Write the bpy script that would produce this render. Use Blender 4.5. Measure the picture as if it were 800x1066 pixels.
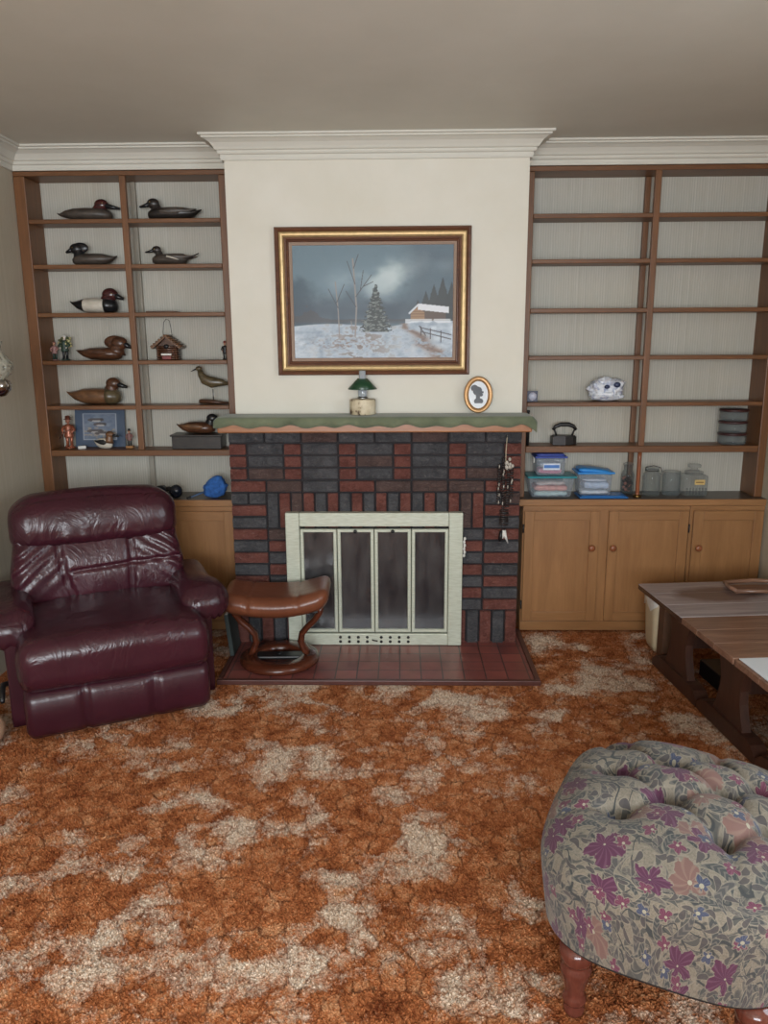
import bpy, bmesh, math, random
import numpy as np
from mathutils import Vector, Matrix, noise as mnoise
PI = math.pi
for o in list(bpy.data.objects): bpy.data.objects.remove(o)
scene = bpy.context.scene
COL = scene.collection

# ------------------------------------------------------------------ camera, world, light, exposure
f_px, tilt, yaw, roll = 805.5, math.radians(12.42), math.radians(1.214), math.radians(-.33)
cam = bpy.data.cameras.new('camera'); camo = bpy.data.objects.new('camera', cam); COL.objects.link(camo)
cam.sensor_fit = 'VERTICAL'; cam.sensor_height = 36; cam.lens = f_px * 36 / 1066
cyw, syw = math.cos(yaw), math.sin(yaw)
fwd = Vector((-syw*math.cos(tilt), cyw*math.cos(tilt), -math.sin(tilt))); rgt = Vector((cyw, syw, 0)); upv = rgt.cross(fwd)
ax_ = rgt*math.cos(roll) + upv*math.sin(roll); bx_ = -rgt*math.sin(roll) + upv*math.cos(roll)
camo.matrix_world = Matrix(((ax_.x, bx_.x, -fwd.x, 0), (ax_.y, bx_.y, -fwd.y, 0), (ax_.z, bx_.z, -fwd.z, 1.5), (0, 0, 0, 1)))
cam.clip_start = .02
scene.camera = camo
scene.view_settings.view_transform = 'Standard'; scene.view_settings.look = 'None'
scene.view_settings.gamma = 1; scene.view_settings.use_curve_mapping = False
scene.view_settings.exposure = 0.0

world = bpy.data.worlds.new('sky'); scene.world = world; world.use_nodes = True
world.node_tree.nodes['Background'].inputs[0].default_value = (.75, .87, 1, 1)
world.node_tree.nodes['Background'].inputs[1].default_value = 1.0

def area(name, loc, rot, sx, sy, power, col):
    l = bpy.data.lights.new(name, 'AREA'); l.shape = 'RECTANGLE'; l.size = sx; l.size_y = sy; l.energy = power; l.color = col
    o = bpy.data.objects.new(name, l); COL.objects.link(o); o.location = loc; o.rotation_euler = rot
    return o
# daylight through the rear window and the side window
area('rear_window_daylight', (-.25, -2.12, 1.45), (PI/2, 0, 0), 2.3, 1.3, 190, (.89, .95, 1.0))
area('side_window_daylight', (1.95, 1.0, 1.45), (0, PI/2, 0), 1.1, 1.1, 36, (.80, .90, 1.0))

# ------------------------------------------------------------------ mesh builder
class MB:
    def __init__(s): s.v = []; s.f = []; s.m = []; s.sm = []
    def add(s, vs, fs, m=0, smooth=True):
        b = len(s.v); s.v += [tuple(p) for p in vs]
        for q in fs: s.f.append(tuple(b+i for i in q)); s.m.append(m); s.sm.append(smooth)
    def box(s, x0, x1, y0, y1, z0, z1, m=0):
        vs = [(x, y, z) for z in (z0, z1) for y in (y0, y1) for x in (x0, x1)]
        s.add(vs, [(0,2,3,1),(4,5,7,6),(0,1,5,4),(2,6,7,3),(0,4,6,2),(1,3,7,5)], m, False); return s
    def bbox(s, x0, x1, y0, y1, z0, z1, r=.004, m=0):      # chamfered box
        r = min(r, abs(x1-x0)*.45, abs(y1-y0)*.45, abs(z1-z0)*.45)
        bm = bmesh.new(); bmesh.ops.create_cube(bm, size=1)
        for v in bm.verts: v.co = Vector(((x0+x1)/2+v.co.x*(x1-x0), (y0+y1)/2+v.co.y*(y1-y0), (z0+z1)/2+v.co.z*(z1-z0)))
        bmesh.ops.bevel(bm, geom=bm.edges[:], offset=r, segments=2, profile=.5, affect='EDGES')
        bm.verts.index_update(); s.add([v.co[:] for v in bm.verts], [[v.index for v in f.verts] for f in bm.faces], m, False); bm.free(); return s
    def prism(s, pts, y0, y1, m=0, plane='XZ'):
        n = len(pts)
        def P(a, b, c):
            return (a, c, b) if plane == 'XZ' else ((a, b, c) if plane == 'XY' else (c, a, b))
        vs = [P(a, b, y0) for a, b in pts] + [P(a, b, y1) for a, b in pts]
        fs = [tuple(range(n)), tuple(range(2*n-1, n-1, -1))] + [(i, (i+1) % n, n+(i+1) % n, n+i) for i in range(n)]
        s.add(vs, fs, m, False); return s
    def lathe(s, prof, c=(0,0,0), n=24, m=0, smooth=True, cap=True):
        vs = []; fs = []
        for r, z in prof:
            for i in range(n):
                a = 2*PI*i/n; vs.append((c[0]+r*math.cos(a), c[1]+r*math.sin(a), c[2]+z))
        for j in range(len(prof)-1):
            for i in range(n): fs.append((j*n+i, j*n+(i+1) % n, (j+1)*n+(i+1) % n, (j+1)*n+i))
        if cap: fs.append(tuple(range(n-1, -1, -1))); fs.append(tuple((len(prof)-1)*n+i for i in range(n)))
        s.add(vs, fs, m, smooth); return s
    def tube(s, path, rad, n=10, m=0, sq=1.0, side=None):     # sq flattens across 'side'
        P = [Vector(p) for p in path]; k = len(P)
        if not hasattr(rad, '__len__'): rad = [rad]*k
        vs = []; fs = []; prev = None
        for i, p in enumerate(P):
            t = (P[min(i+1, k-1)]-P[max(i-1, 0)])
            t = t.normalized() if t.length > 1e-9 else Vector((0,0,1))
            if prev is None:
                u = Vector(side) if side else (Vector((0,1,0)) if abs(t.y) < .9 else Vector((1,0,0)))
            else: u = prev
            u = (u-t*u.dot(t)).normalized(); prev = u; w = t.cross(u)
            for j in range(n):
                a = 2*PI*j/n; vs.append(p+u*math.cos(a)*rad[i]*sq+w*math.sin(a)*rad[i])
        for i in range(k-1):
            for j in range(n): fs.append((i*n+j, i*n+(j+1) % n, (i+1)*n+(j+1) % n, (i+1)*n+j))
        fs.append(tuple(range(n-1, -1, -1))); fs.append(tuple((k-1)*n+j for j in range(n)))
        s.add(vs, fs, m, True); return s
    def ell(s, c, r, m=0, n=16, k=10):
        vs = []; fs = []
        for j in range(k+1):
            t = PI*j/k
            for i in range(n):
                a = 2*PI*i/n; q = max(math.sin(t), .02)
                vs.append((c[0]+r[0]*q*math.cos(a), c[1]+r[1]*q*math.sin(a), c[2]-r[2]*math.cos(t)))
        for j in range(k):
            for i in range(n): fs.append((j*n+i, j*n+(i+1) % n, (j+1)*n+(i+1) % n, (j+1)*n+i))
        fs.append(tuple(range(n-1, -1, -1))); fs.append(tuple(k*n+i for i in range(n)))
        s.add(vs, fs, m, True); return s
    def rbox(s, c, h, r, n=10, fn=None, m=0, dome=0):          # rounded box, half sizes h, n cuts; fn deforms
        bm = bmesh.new(); bmesh.ops.create_cube(bm, size=2)
        bmesh.ops.subdivide_edges(bm, edges=bm.edges[:], cuts=n, use_grid_fill=True)
        vs = []
        for v in bm.verts:
            p = Vector([math.tan(q*PI/4*.999) if 0 else q for q in v.co])
            q = Vector((p.x*h[0], p.y*h[1], p.z*h[2]))
            inn = Vector([max(-(h[i]-r[i]), min(h[i]-r[i], q[i])) for i in range(3)])
            d = Vector([(q[i]-inn[i])/r[i] for i in range(3)])
            L = d.length
            mx = max(abs(x) for x in d)
            if L > 1e-6: d = d*(mx/L)
            q = Vector([inn[i]+d[i]*r[i] for i in range(3)])
            if fn: q = Vector(fn(q, p))
            vs.append((c[0]+q.x, c[1]+q.y, c[2]+q.z))
        bm.verts.index_update(); s.add(vs, [[v.index for v in f.verts] for f in bm.faces], m, True); bm.free(); return s
    def frame(s, x0, x1, z0, z1, prof, y, m=0, smooth=False):  # mitred picture frame facing -Y; prof = (inset, forward)
        vs = []
        for d, fw in prof: vs += [(x0+d, y-fw, z0+d), (x1-d, y-fw, z0+d), (x1-d, y-fw, z1-d), (x0+d, y-fw, z1-d)]
        fs = [(4*j+i, 4*j+(i+1) % 4, 4*j+4+(i+1) % 4, 4*j+4+i) for j in range(len(prof)-1) for i in range(4)]
        s.add(vs, fs, m, smooth); return s
    def grid(s, fn, nu, nv, m=0, closeu=False):
        vs = [fn(i/(nu if closeu else nu), j/nv) for j in range(nv+1) for i in range(nu if closeu else nu+1)]
        w = nu if closeu else nu+1
        fs = [(j*w+i, j*w+(i+1) % w, (j+1)*w+(i+1) % w, (j+1)*w+i) for j in range(nv) for i in range(nu)]
        s.add(vs, fs, m, True); return s
    def build(s, name, mats, parent=None, fix=True, sub=0):
        me = bpy.data.meshes.new(name); me.from_pydata(s.v, [], s.f)
        if not isinstance(mats, (list, tuple)): mats = [mats]
        for m in mats: me.materials.append(m)
        me.polygons.foreach_set('material_index', s.m); me.polygons.foreach_set('use_smooth', s.sm)
        if fix:
            bm = bmesh.new(); bm.from_mesh(me); bmesh.ops.recalc_face_normals(bm, faces=bm.faces[:]); bm.to_mesh(me); bm.free()
        me.update()
        o = bpy.data.objects.new(name, me); COL.objects.link(o)
        if parent is not None: o.parent = parent
        if sub:
            md = o.modifiers.new('smooth', 'SUBSURF'); md.levels = sub; md.render_levels = sub
        return o
def thing(name, label, cat, loc=(0,0,0), rz=0, group=None):
    o = bpy.data.objects.new(name, None); COL.objects.link(o); o.location = loc; o.rotation_euler = (0, 0, rz)
    o.empty_display_size = .05
    return tag(o, label, cat, group)
def tag(o, label, cat, group=None, kind=None):
    o['label'] = label; o['category'] = cat
    if group: o['group'] = group
    if kind: o['kind'] = kind
    return o
def struct(o, label=None):
    o['kind'] = 'structure'
    if label: o['label'] = label
    return o

def fbm(x, y, oct=5, seed=0.0):
    s = np.zeros_like(x); a = .5; fr = 1.0
    rs = np.random.RandomState(int(seed*10)+7)
    for o in range(oct):
        gx = rs.rand(64, 64)
        xx = (x*fr) % 64; yy = (y*fr) % 64
        i = np.floor(xx).astype(int) % 64; j = np.floor(yy).astype(int) % 64; fx = xx-np.floor(xx); fy_ = yy-np.floor(yy)
        fx = fx*fx*(3-2*fx); fy_ = fy_*fy_*(3-2*fy_); i2 = (i+1) % 64; j2 = (j+1) % 64
        s += a*((gx[i, j]*(1-fx)+gx[i2, j]*fx)*(1-fy_)+(gx[i, j2]*(1-fx)+gx[i2, j2]*fx)*fy_); a *= .5; fr *= 2
    return s
def sst(a, b, x): q = np.clip((x-a)/(b-a), 0, 1); return q*q*(3-2*q)
# ------------------------------------------------------------------ node helpers
def lin(c):
    c = [x/255 for x in c]
    return tuple(x/12.92 if x <= .04045 else ((x+.055)/1.055)**2.4 for x in c)
class NT:
    def __init__(s, name):
        s.mat = bpy.data.materials.new(name); s.mat.use_nodes = True; s.t = s.mat.node_tree; s.n = s.t.nodes
        s.b = s.n['Principled BSDF']
    def new(s, ty, **k):
        n = s.n.new(ty)
        for a, v in k.items(): setattr(n, a, v)
        return n
    def put(s, sock, v):
        if isinstance(v, bpy.types.NodeSocket): s.t.links.new(v, sock)
        elif v is not None:
            if hasattr(v, '__len__') and len(v) == 3 and sock.type == 'RGBA': v = (*v, 1)
            sock.default_value = v
    def m(s, op, a, b=None, c=None):
        n = s.new('ShaderNodeMath', operation=op)
        for i, x in enumerate((a, b, c)):
            if x is not None: s.put(n.inputs[i], x)
        return n.outputs[0]
    def coord(s, kind='Object'): return s.new('ShaderNodeTexCoord').outputs[kind]
    def mapv(s, v, sc=(1,1,1), loc=(0,0,0), rot=(0,0,0)):
        n = s.new('ShaderNodeMapping'); s.put(n.inputs[0], v); n.inputs['Scale'].default_value = sc
        n.inputs['Location'].default_value = loc; n.inputs['Rotation'].default_value = rot; return n.outputs[0]
    def sep(s, v):
        n = s.new('ShaderNodeSeparateXYZ'); s.put(n.inputs[0], v); return n.outputs
    def comb(s, x=0, y=0, z=0):
        n = s.new('ShaderNodeCombineXYZ')
        for i, a in enumerate((x, y, z)): s.put(n.inputs[i], a)
        return n.outputs[0]
    def noise(s, v, scale=5, det=3, rough=.5, dist=0, col=False):
        n = s.new('ShaderNodeTexNoise'); s.put(n.inputs['Vector'], v); n.inputs['Scale'].default_value = scale
        n.inputs['Detail'].default_value = det; n.inputs['Roughness'].default_value = rough; n.inputs['Distortion'].default_value = dist
        return n.outputs['Color' if col else 'Fac']
    def vor(s, v, scale=5, feat='F1', out='Distance', dims='3D', rnd=1):
        n = s.new('ShaderNodeTexVoronoi', voronoi_dimensions=dims, feature=feat); s.put(n.inputs['Vector'], v)
        n.inputs['Scale'].default_value = scale; n.inputs['Randomness'].default_value = rnd
        return n if out is None else n.outputs[out]
    def vm(s, op, a, b=None):
        n = s.new('ShaderNodeVectorMath', operation=op); s.put(n.inputs[0], a)
        if b is not None: s.put(n.inputs[1], b)
        return n.outputs['Value' if op in ('LENGTH', 'DISTANCE', 'DOT_PRODUCT') else 'Vector']
    def ramp(s, fac, stops, interp='LINEAR'):
        n = s.new('ShaderNodeValToRGB'); s.put(n.inputs[0], fac); r = n.color_ramp; r.interpolation = interp
        while len(r.elements) > 1: r.elements.remove(r.elements[-1])
        for i, (p, c) in enumerate(stops):
            e = r.elements[0] if i == 0 else r.elements.new(p)
            e.position = p; e.color = (*c, 1) if hasattr(c, '__len__') else (c, c, c, 1)
        return n.outputs[0]
    def mix(s, fac, a, b, bt='MIX'):
        n = s.new('ShaderNodeMix', data_type='RGBA', blend_type=bt)
        s.put(n.inputs[0], fac); s.put(n.inputs[6], a); s.put(n.inputs[7], b); return n.outputs[2]
    def bump(s, h, strength=.3, dist=.01):
        n = s.new('ShaderNodeBump'); s.put(n.inputs['Height'], h); n.inputs['Strength'].default_value = strength
        n.inputs['Distance'].default_value = dist; s.t.links.new(n.outputs[0], s.b.inputs['Normal']); return n
    def out(s, col=None, rough=None, metal=None, **k):
        if col is not None: s.put(s.b.inputs['Base Color'], col)
        if rough is not None: s.put(s.b.inputs['Roughness'], rough)
        if metal is not None: s.put(s.b.inputs['Metallic'], metal)
        for a, v in k.items(): s.put(s.b.inputs[a.replace('_', ' ')], v)
        return s.mat

def simple(name, c, rough=.5, metal=0, var=.12, nscale=30, bump=.1, **k):
    t = NT(name); c = lin(c); v = t.coord()
    n = t.noise(v, nscale, 4)
    d = tuple(x*(1-var) for x in c); e = tuple(min(1, x*(1+var)) for x in c)
    if bump: t.bump(t.noise(v, nscale*3, 3), bump, .003)
    return t.out(t.ramp(n, [(.3, d), (.7, e)]), rough, metal, **k)
def wood(name, c1, c2, axis='X', rough=.4, scale=1, bump=.08, spec=.5):
    t = NT(name); c1 = lin(c1); c2 = lin(c2)
    sc = {'X': (1.2, 14, 14), 'Y': (14, 1.2, 14), 'Z': (14, 14, 1.2)}[axis]
    v = t.mapv(t.coord(), tuple(q*scale for q in sc))
    n = t.noise(v, 2.2, 6, .62, 1.2); n2 = t.noise(v, 14, 3, .6)
    f = t.m('ADD', t.m('MULTIPLY', n, .75), t.m('MULTIPLY', n2, .25))
    t.bump(n2, bump, .003)
    return t.out(t.ramp(f, [(.3, c1), (.7, c2)]), rough, 0, Specular_IOR_Level=spec)
def glassy(name, tint, alpha=.35, rough=.05, ior=1.45):   # thin clear glass/plastic wall
    t = NT(name)
    tr = t.new('ShaderNodeBsdfTransparent'); tr.inputs[0].default_value = (*[.90+.07*x for x in lin(tint)], 1)
    mx = t.new('ShaderNodeMixShader'); lw = t.new('ShaderNodeLayerWeight'); lw.inputs[0].default_value = .25
    fac = t.m('ADD', t.m('MULTIPLY', lw.outputs['Facing'], .42), alpha)
    t.put(mx.inputs[0], t.m('MINIMUM', fac, 1.0)); t.t.links.new(tr.outputs[0], mx.inputs[1]); t.t.links.new(t.b.outputs[0], mx.inputs[2])
    t.t.links.new(mx.outputs[0], t.n['Material Output'].inputs[0])
    return t.out(lin(tint), rough, 0, Specular_IOR_Level=.8)
def attr_mat(name, rough=.6, bump=0):
    t = NT(name); a = t.new('ShaderNodeVertexColor', layer_name='paint')
    if bump: t.bump(t.noise(t.coord(), 160, 3), bump, .002)
    return t.out(a.outputs[0], rough, 0)

M = {}
M['shelf'] = wood('shelf_wood', (90, 57, 31), (124, 80, 45), 'X', .42)
M['post'] = wood('post_wood', (90, 57, 31), (124, 80, 45), 'Z', .42)
M['cab'] = wood('cabinet_wood', (134, 93, 56), (160, 115, 73), 'Z', .38, .6, .04)
M['cabx'] = wood('cabinet_rail_wood', (134, 93, 56), (160, 115, 73), 'X', .38, .6, .04)
M['top'] = wood('counter_surface', (62, 52, 46), (88, 74, 66), 'X', .35)
M['mantelwood'] = wood('mantel_wood', (140, 88, 52), (168, 112, 70), 'X', .35)
M['brass'] = simple('antique_brass', (150, 120, 70), .3, 1, .15, 12, 0)
M['steel'] = simple('dull_steel', (150, 150, 150), .3, 1, .1, 12, 0)
M['black'] = simple('black_paint', (26, 25, 26), .4)
M['blackmetal'] = simple('black_iron', (48, 44, 44), .45, .3)
M['white'] = simple('white_paint', (215, 212, 205), .5, 0, .03)
M['knob'] = wood('knob_wood', (120, 66, 40), (150, 90, 58), 'Z', .3)

# ------------------------------------------------------------------ room
XL, XR, YR, YB, ZC = -1.863, 1.863, -2.0, 4.113, 2.408
S, CF, BF, F = 3.941, 3.893, 3.77, 3.69
def wallpaper(name, c1=(196, 190, 176), c2=(150, 142, 128)):
    t = NT(name); v = t.coord(); o = t.sep(v)
    u = t.m('ADD', o[0], o[1])
    a = t.noise(t.comb(t.m('MULTIPLY', u, 46), 0, t.m('MULTIPLY', o[2], .5)), 1, 3, .6)
    st = t.m('SINE', t.m('ADD', t.m('MULTIPLY', u, 2*PI/.0125), t.m('MULTIPLY', a, 5)))
    fine = t.noise(t.comb(t.m('MULTIPLY', u, 260), 0, t.m('MULTIPLY', o[2], 14)), 1, 2, .5)
    line = t.m('MULTIPLY', t.m('GREATER_THAN', t.m('ADD', st, t.m('MULTIPLY', fine, .4)), .85), t.ramp(a, [(.3, .25), (.6, 1)]))
    stain = t.noise(v, 2.2, 4)
    base = t.ramp(t.m('ADD', t.m('MULTIPLY', a, .6), t.m('MULTIPLY', fine, .4)), [(.35, lin((c1[0]-14, c1[1]-15, c1[2]-17))), (.65, lin(c1))])
    base = t.mix(t.m('MULTIPLY', line, .5), base, lin(c2))
    base = t.mix(t.ramp(stain, [(.52, 0.), (.75, .25)]), base, lin((190, 175, 145)))
    t.bump(t.m('ADD', fine, st), .12, .002)
    return t.out(base, .6)
M['paper'] = wallpaper('striped_wallpaper', (190, 186, 175), (146, 142, 130))
M['sidepaper'] = wallpaper('side_wallpaper', (188, 178, 160), (166, 158, 142))
def plaster(name, c, c2):
    t = NT(name); v = t.coord(); n = t.noise(v, 2.4, 5, .6); f = t.noise(v, 60, 3)
    t.bump(f, .06, .003)
    return t.out(t.ramp(n, [(.3, lin(c)), (.72, lin(c2))]), .55)
M['ceiling'] = plaster('ceiling_paint', (200, 196, 183), (208, 204, 192))
M['breast'] = plaster('chimney_paint', (208, 202, 186), (216, 211, 198))
M['crown'] = plaster('crown_paint', (200, 196, 184), (208, 205, 194))

def carpet():
    t = NT('shag_carpet'); v0 = t.coord()
    v = t.vm('MULTIPLY', v0, (1, 1, 0))
    wob = t.noise(v, 9, 3, .6, 0, True)
    p = t.vm('ADD', v, t.vm('MULTIPLY', t.vm('SUBTRACT', wob, (.5, .5, .5)), (.10, .10, 0)))
    e = t.vor(p, 13.5, 'DISTANCE_TO_EDGE', 'Distance', '2D', .9)
    cell = t.vor(p, 13.5, 'F1', None, '2D', .9); cr = t.sep(cell.outputs['Color'])
    big = t.noise(t.vm('MULTIPLY', v, (1, 1.15, 1)), 3.3, 3, .55, .6)
    fl = t.vor(t.vm('ADD', p, (.3, .7, 0)), 3.4, 'F1', 'Distance', '2D', .85)
    fray = t.noise(v, 30, 5, .75); fib = t.noise(v, 260, 3, .7); fib2 = t.noise(v, 85, 3, .7); patch = t.noise(v, 13, 5, .7)
    ring = t.m('SUBTRACT', 1.0, t.m('MULTIPLY', t.m('ABSOLUTE', t.m('SUBTRACT', fl, .30)), 4.2))
    val = t.m('ADD', t.m('ADD', t.m('MULTIPLY', ring, .12), t.m('MULTIPLY', big, 1.05)), t.m('ADD', t.m('MULTIPLY', cr[0], .13), t.m('ADD', t.m('MULTIPLY', fray, .50), t.m('MULTIPLY', fib2, .22))))
    cream = t.new('ShaderNodeMapRange'); t.put(cream.inputs[0], val); cream.inputs[1].default_value = .99; cream.inputs[2].default_value = 1.19; cf = cream.outputs[0]
    org = t.ramp(t.m('ADD', t.m('MULTIPLY', cr[1], .05), t.m('ADD', t.m('MULTIPLY', patch, .60), t.m('MULTIPLY', fib2, .33))), [(.36, lin((116, 58, 32))), (.49, lin((188, 116, 72))), (.62, lin((220, 164, 120)))])
    crm = t.ramp(fib2, [(.3, lin((200, 164, 132))), (.62, lin((250, 234, 214)))])
    c = t.mix(t.m('MULTIPLY', cf, .9), org, crm)
    en = t.m('ADD', e, t.m('MULTIPLY', t.m('SUBTRACT', fray, .5), .16))
    edge = t.new('ShaderNodeMapRange'); t.put(edge.inputs[0], en); edge.inputs[1].default_value = 0.0; edge.inputs[2].default_value = .085
    edge.inputs[3].default_value = 1; edge.inputs[4].default_value = 0
    c = t.mix(t.m('MULTIPLY', edge.outputs[0], t.m('MULTIPLY', t.m('SUBTRACT', 1.0, t.m('MULTIPLY', cf, .35)), t.ramp(patch, [(.36, .10), (.60, .85)]))), c, lin((92, 44, 26)))
    spk = t.ramp(fib, [(.34, .55), (.62, 1.3)])
    c = t.mix(.7, c, t.mix(1.0, c, spk, 'MULTIPLY'))
    t.bump(t.m('ADD', t.m('MULTIPLY', fib, .5), t.m('MULTIPLY', fib2, .6)), .6, .015)
    return t.out(c, .95, 0, Specular_IOR_Level=.1)
M['carpet'] = carpet()

struct(MB().box(XL-.1, XR+.1, YR-.1, YB+.1, -.1, -.0095).build('floor', M['carpet']), 'orange and cream sculpted shag carpet')
def pile():                         # shag tufts standing on the carpet
    rs = np.random.RandomState(3); sp = .0085
    X, Y = np.meshgrid(np.arange(XL+.01, XR-.01, sp), np.arange(.75, CF-.02, sp)); X = (X+rs.uniform(-.4, .4, X.shape)*sp).ravel(); Y = (Y+rs.uniform(-.4, .4, Y.shape)*sp).ravel()
    k = ~((X > -.84) & (X < .645) & (Y > 3.215)); X, Y = X[k], Y[k]; n = len(X)
    hgt = rs.uniform(.007, .013, n)*(.75+.5*fbm(X*12+40, Y*12+40, 3, 4)); r = rs.uniform(.0035, .0055, n); a0 = rs.uniform(0, 2*PI, n)
    lx = rs.normal(0, .0045, n); ly = rs.normal(-.001, .0045, n)
    V = np.zeros((n, 4, 3)); 
    for i in range(3): V[:, i, 0] = X+r*np.cos(a0+i*2*PI/3); V[:, i, 1] = Y+r*np.sin(a0+i*2*PI/3); V[:, i, 2] = -.0092
    V[:, 3, 0] = X+lx; V[:, 3, 1] = Y+ly; V[:, 3, 2] = np.minimum(hgt-.0125, -.0003)
    b = np.arange(n)*4; Fc = np.stack([np.stack([b+i, b+(i+1) % 3, b+3], -1) for i in range(3)], 1).reshape(-1)
    me = bpy.data.meshes.new('carpet_pile'); me.vertices.add(4*n); me.vertices.foreach_set('co', V.reshape(-1)); me.loops.add(9*n); me.loops.foreach_set('vertex_index', Fc.astype(np.int32))
    me.polygons.add(3*n); me.polygons.foreach_set('loop_start', np.arange(3*n, dtype=np.int32)*3); me.polygons.foreach_set('loop_total', np.full(3*n, 3, dtype=np.int32)); me.update(calc_edges=True); me.validate()
    me.materials.append(M['carpet']); o = bpy.data.objects.new('carpet_pile', me); COL.objects.link(o)
    tag(o, 'orange and cream shag carpet pile covering the floor', 'carpet', kind='stuff')
pile()
struct(MB().box(XL-.1, XR+.1, YR-.1, YB+.1, ZC, ZC+.1).build('ceiling', M['ceiling']))
struct(MB().box(XL, XR, YB, YB+.1, -.0095, ZC).build('wall_back', M['paper']))
struct(MB().box(XL-.1, XL, YR, YB, -.0095, ZC).build('wall_left', M['sidepaper']))
# right wall with a window opening, nearer than the bookcases
w = MB(); w.box(XR, XR+.1, YR, .45, -.0095, ZC); w.box(XR, XR+.1, 1.55, YB, -.0095, ZC); w.box(XR, XR+.1, .45, 1.55, -.0095, .9); w.box(XR, XR+.1, .45, 1.55, 2.0, ZC)
struct(w.build('wall_right', M['sidepaper']))
w = MB(); w.box(XL, -1.4, YR-.1, YR, 0, ZC); w.box(.9, XR, YR-.1, YR, 0, ZC); w.box(-1.4, .9, YR-.1, YR, 0, .8); w.box(-1.4, .9, YR-.1, YR, 2.1, ZC)
struct(w.build('wall_rear', M['sidepaper']))
w = MB(); w.frame(-1.4, .9, .8, 2.1, [(0, -.02), (0, .02), (.05, .02), (.05, -.02)], YR-.02); w.box(-.27, -.23, YR-.04, YR, .85, 2.05); struct(w.build('window_1', M['white']))
w = MB()
for y0, y1, z0, z1 in ((.45, .5, .9, 2.0), (1.5, 1.55, .9, 2.0), (.5, 1.5, .9, .95), (.5, 1.5, 1.95, 2.0), (.98, 1.02, .95, 1.95)): w.box(XR+.01, XR+.05, y0, y1, z0, z1)
struct(w.build('window_2', M['white']))
# chimney breast with the firebox opening
XB0, XB1 = -.800, .590
w = MB(); w.box(XB0, XB1, BF, YB-.001, .66, ZC-.001); w.box(XB0, -.50, BF, YB-.001, .0, .66); w.box(.25, XB1, BF, YB-.001, .0, .66)
struct(w.build('wall_chimney', M['breast']))

# crown moulding: mitred runs
prof = [(0, 2.308), (.010, 2.308), (.014, 2.318), (.014, 2.330), (.022, 2.333), (.026, 2.340), (.026, 2.346), (.034, 2.350), (.040, 2.360), (.052, 2.375), (.070, 2.386), (.082, 2.390), (.082, 2.396), (.094, 2.399), (.094, ZC-.0005), (0, ZC-.0005)]
def crown(name, path, side=1, scale=1):
    n = len(path); vs = []; k = len(prof)
    nrm = []
    for i in range(n-1):
        d = (Vector(path[i+1])-Vector(path[i])).normalized(); nrm.append(Vector((d.y, -d.x))*side)
    for i, p in enumerate(path):
        if i == 0: o = nrm[0]
        elif i == n-1: o = nrm[-1]
        else:
            b = (nrm[i-1]+nrm[i]); o = b*(2/b.length_squared) if b.length > .01 else nrm[i]
        for d, z in prof: vs.append((p[0]+o.x*d*scale, p[1]+o.y*d*scale, z))
    fs = [(i*k+j, i*k+(j+1) % k, (i+1)*k+(j+1) % k, (i+1)*k+j) for i in range(n-1) for j in range(k)]
    fs += [tuple(range(k)), tuple((n-1)*k+j for j in range(k-1, -1, -1))]
    w = MB(); w.add(vs, fs, 0, False); return struct(w.build(name, M['crown']))
crown('trim_1', [(XL, YR), (XL, S), (XB0-.001, S)])
crown('trim_2', [(XB0, S+.02), (XB0, BF), (XB1, BF), (XB1, S+.02)])
crown('trim_3', [(XB1+.001, S), (XR, S), (XR, YR)])

# ------------------------------------------------------------------ fireplace
def brickmat(name, c, c2):
    t = NT(name); v = t.coord()
    n = t.noise(v, 11, 5, .75); g = t.noise(t.mapv(v, (1, 1, 2.0)), 38, 6, .75, 1.8); sp = t.noise(v, 140, 3)
    col = t.ramp(t.m('ADD', t.m('MULTIPLY', n, .55), t.m('MULTIPLY', g, .45)), [(.40, lin(c)), (.60, lin(c2))])
    col = t.mix(t.ramp(g, [(.56, 0.), (.68, .55)]), col, lin((156, 144, 140)))
    t.bump(t.m('ADD', g, t.m('MULTIPLY', sp, .3)), 1.0, .03)
    return t.out(col, .62, 0, Specular_IOR_Level=.4)
M['bred'] = brickmat('red_brick', (116, 66, 58), (164, 104, 92)); M['bdark'] = brickmat('dark_brick', (76, 77, 80), (118, 117, 120)); M['bbrown'] = brickmat('brown_brick', (92, 74, 70), (128, 104, 98))
M['mortar'] = simple('grey_mortar', (44, 40, 42), .9, 0, .15, 40, .4)
M['tile'] = None
fp = thing('fireplace', 'dark and red brick fireplace surround with wooden mantel shelf against cream chimney breast', 'fireplace', (-.12, F, 0))
ox, oy = -.12, F
rng = random.Random(4)
bw, bh = .1770, .0603; X0 = -.829
bk = MB()
def brick(x0, x1, z0, z1, c, inset=0):
    g = .0048; x0 += g; x1 -= g; z0 += g; z1 -= g
    if x1 > -.50 and x0 < .25 and z0 < .58:
        if x0 < -.50 and x1 > -.53: x1 = -.50
        elif x1 > .25 and x0 < .28: x0 = .25
        else: return
        if x1-x0 < .015: return
    j = rng.uniform(-.0025, .0025)
    bk.bbox(x0-ox, x1-ox, inset+j, .085, z0, z1, .0045, c)
zt = 18*bh
R, D, B_ = 0, 1, 2
for i in range(8): brick(X0+i*bw, X0+(i+1)*bw, zt-bh, zt, (D, D, B_, D, D, B_, D, D)[i])
for r in range(3):
    z0 = zt-(2+r)*bh; x = X0
    for i in range(11):
        L = bw/2 if i % 2 == 0 else bw
        c = R if i % 2 == 0 else D
        if i % 2 == 1 and ((i == 5 and r == 1) or (i == 9 and r == 2) or (i == 1 and r == 2)): c = B_
        brick(x, x+L, z0, z0+bh, c, 0 if i % 2 == 0 else .013); x += L
z0 = zt-5*bh
for i in range(8): brick(X0+i*bw, X0+(i+1)*bw, z0, z0+bh, (R, B_, D, R, B_, B_, B_, R)[i])
zs = zt-8*bh
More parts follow.
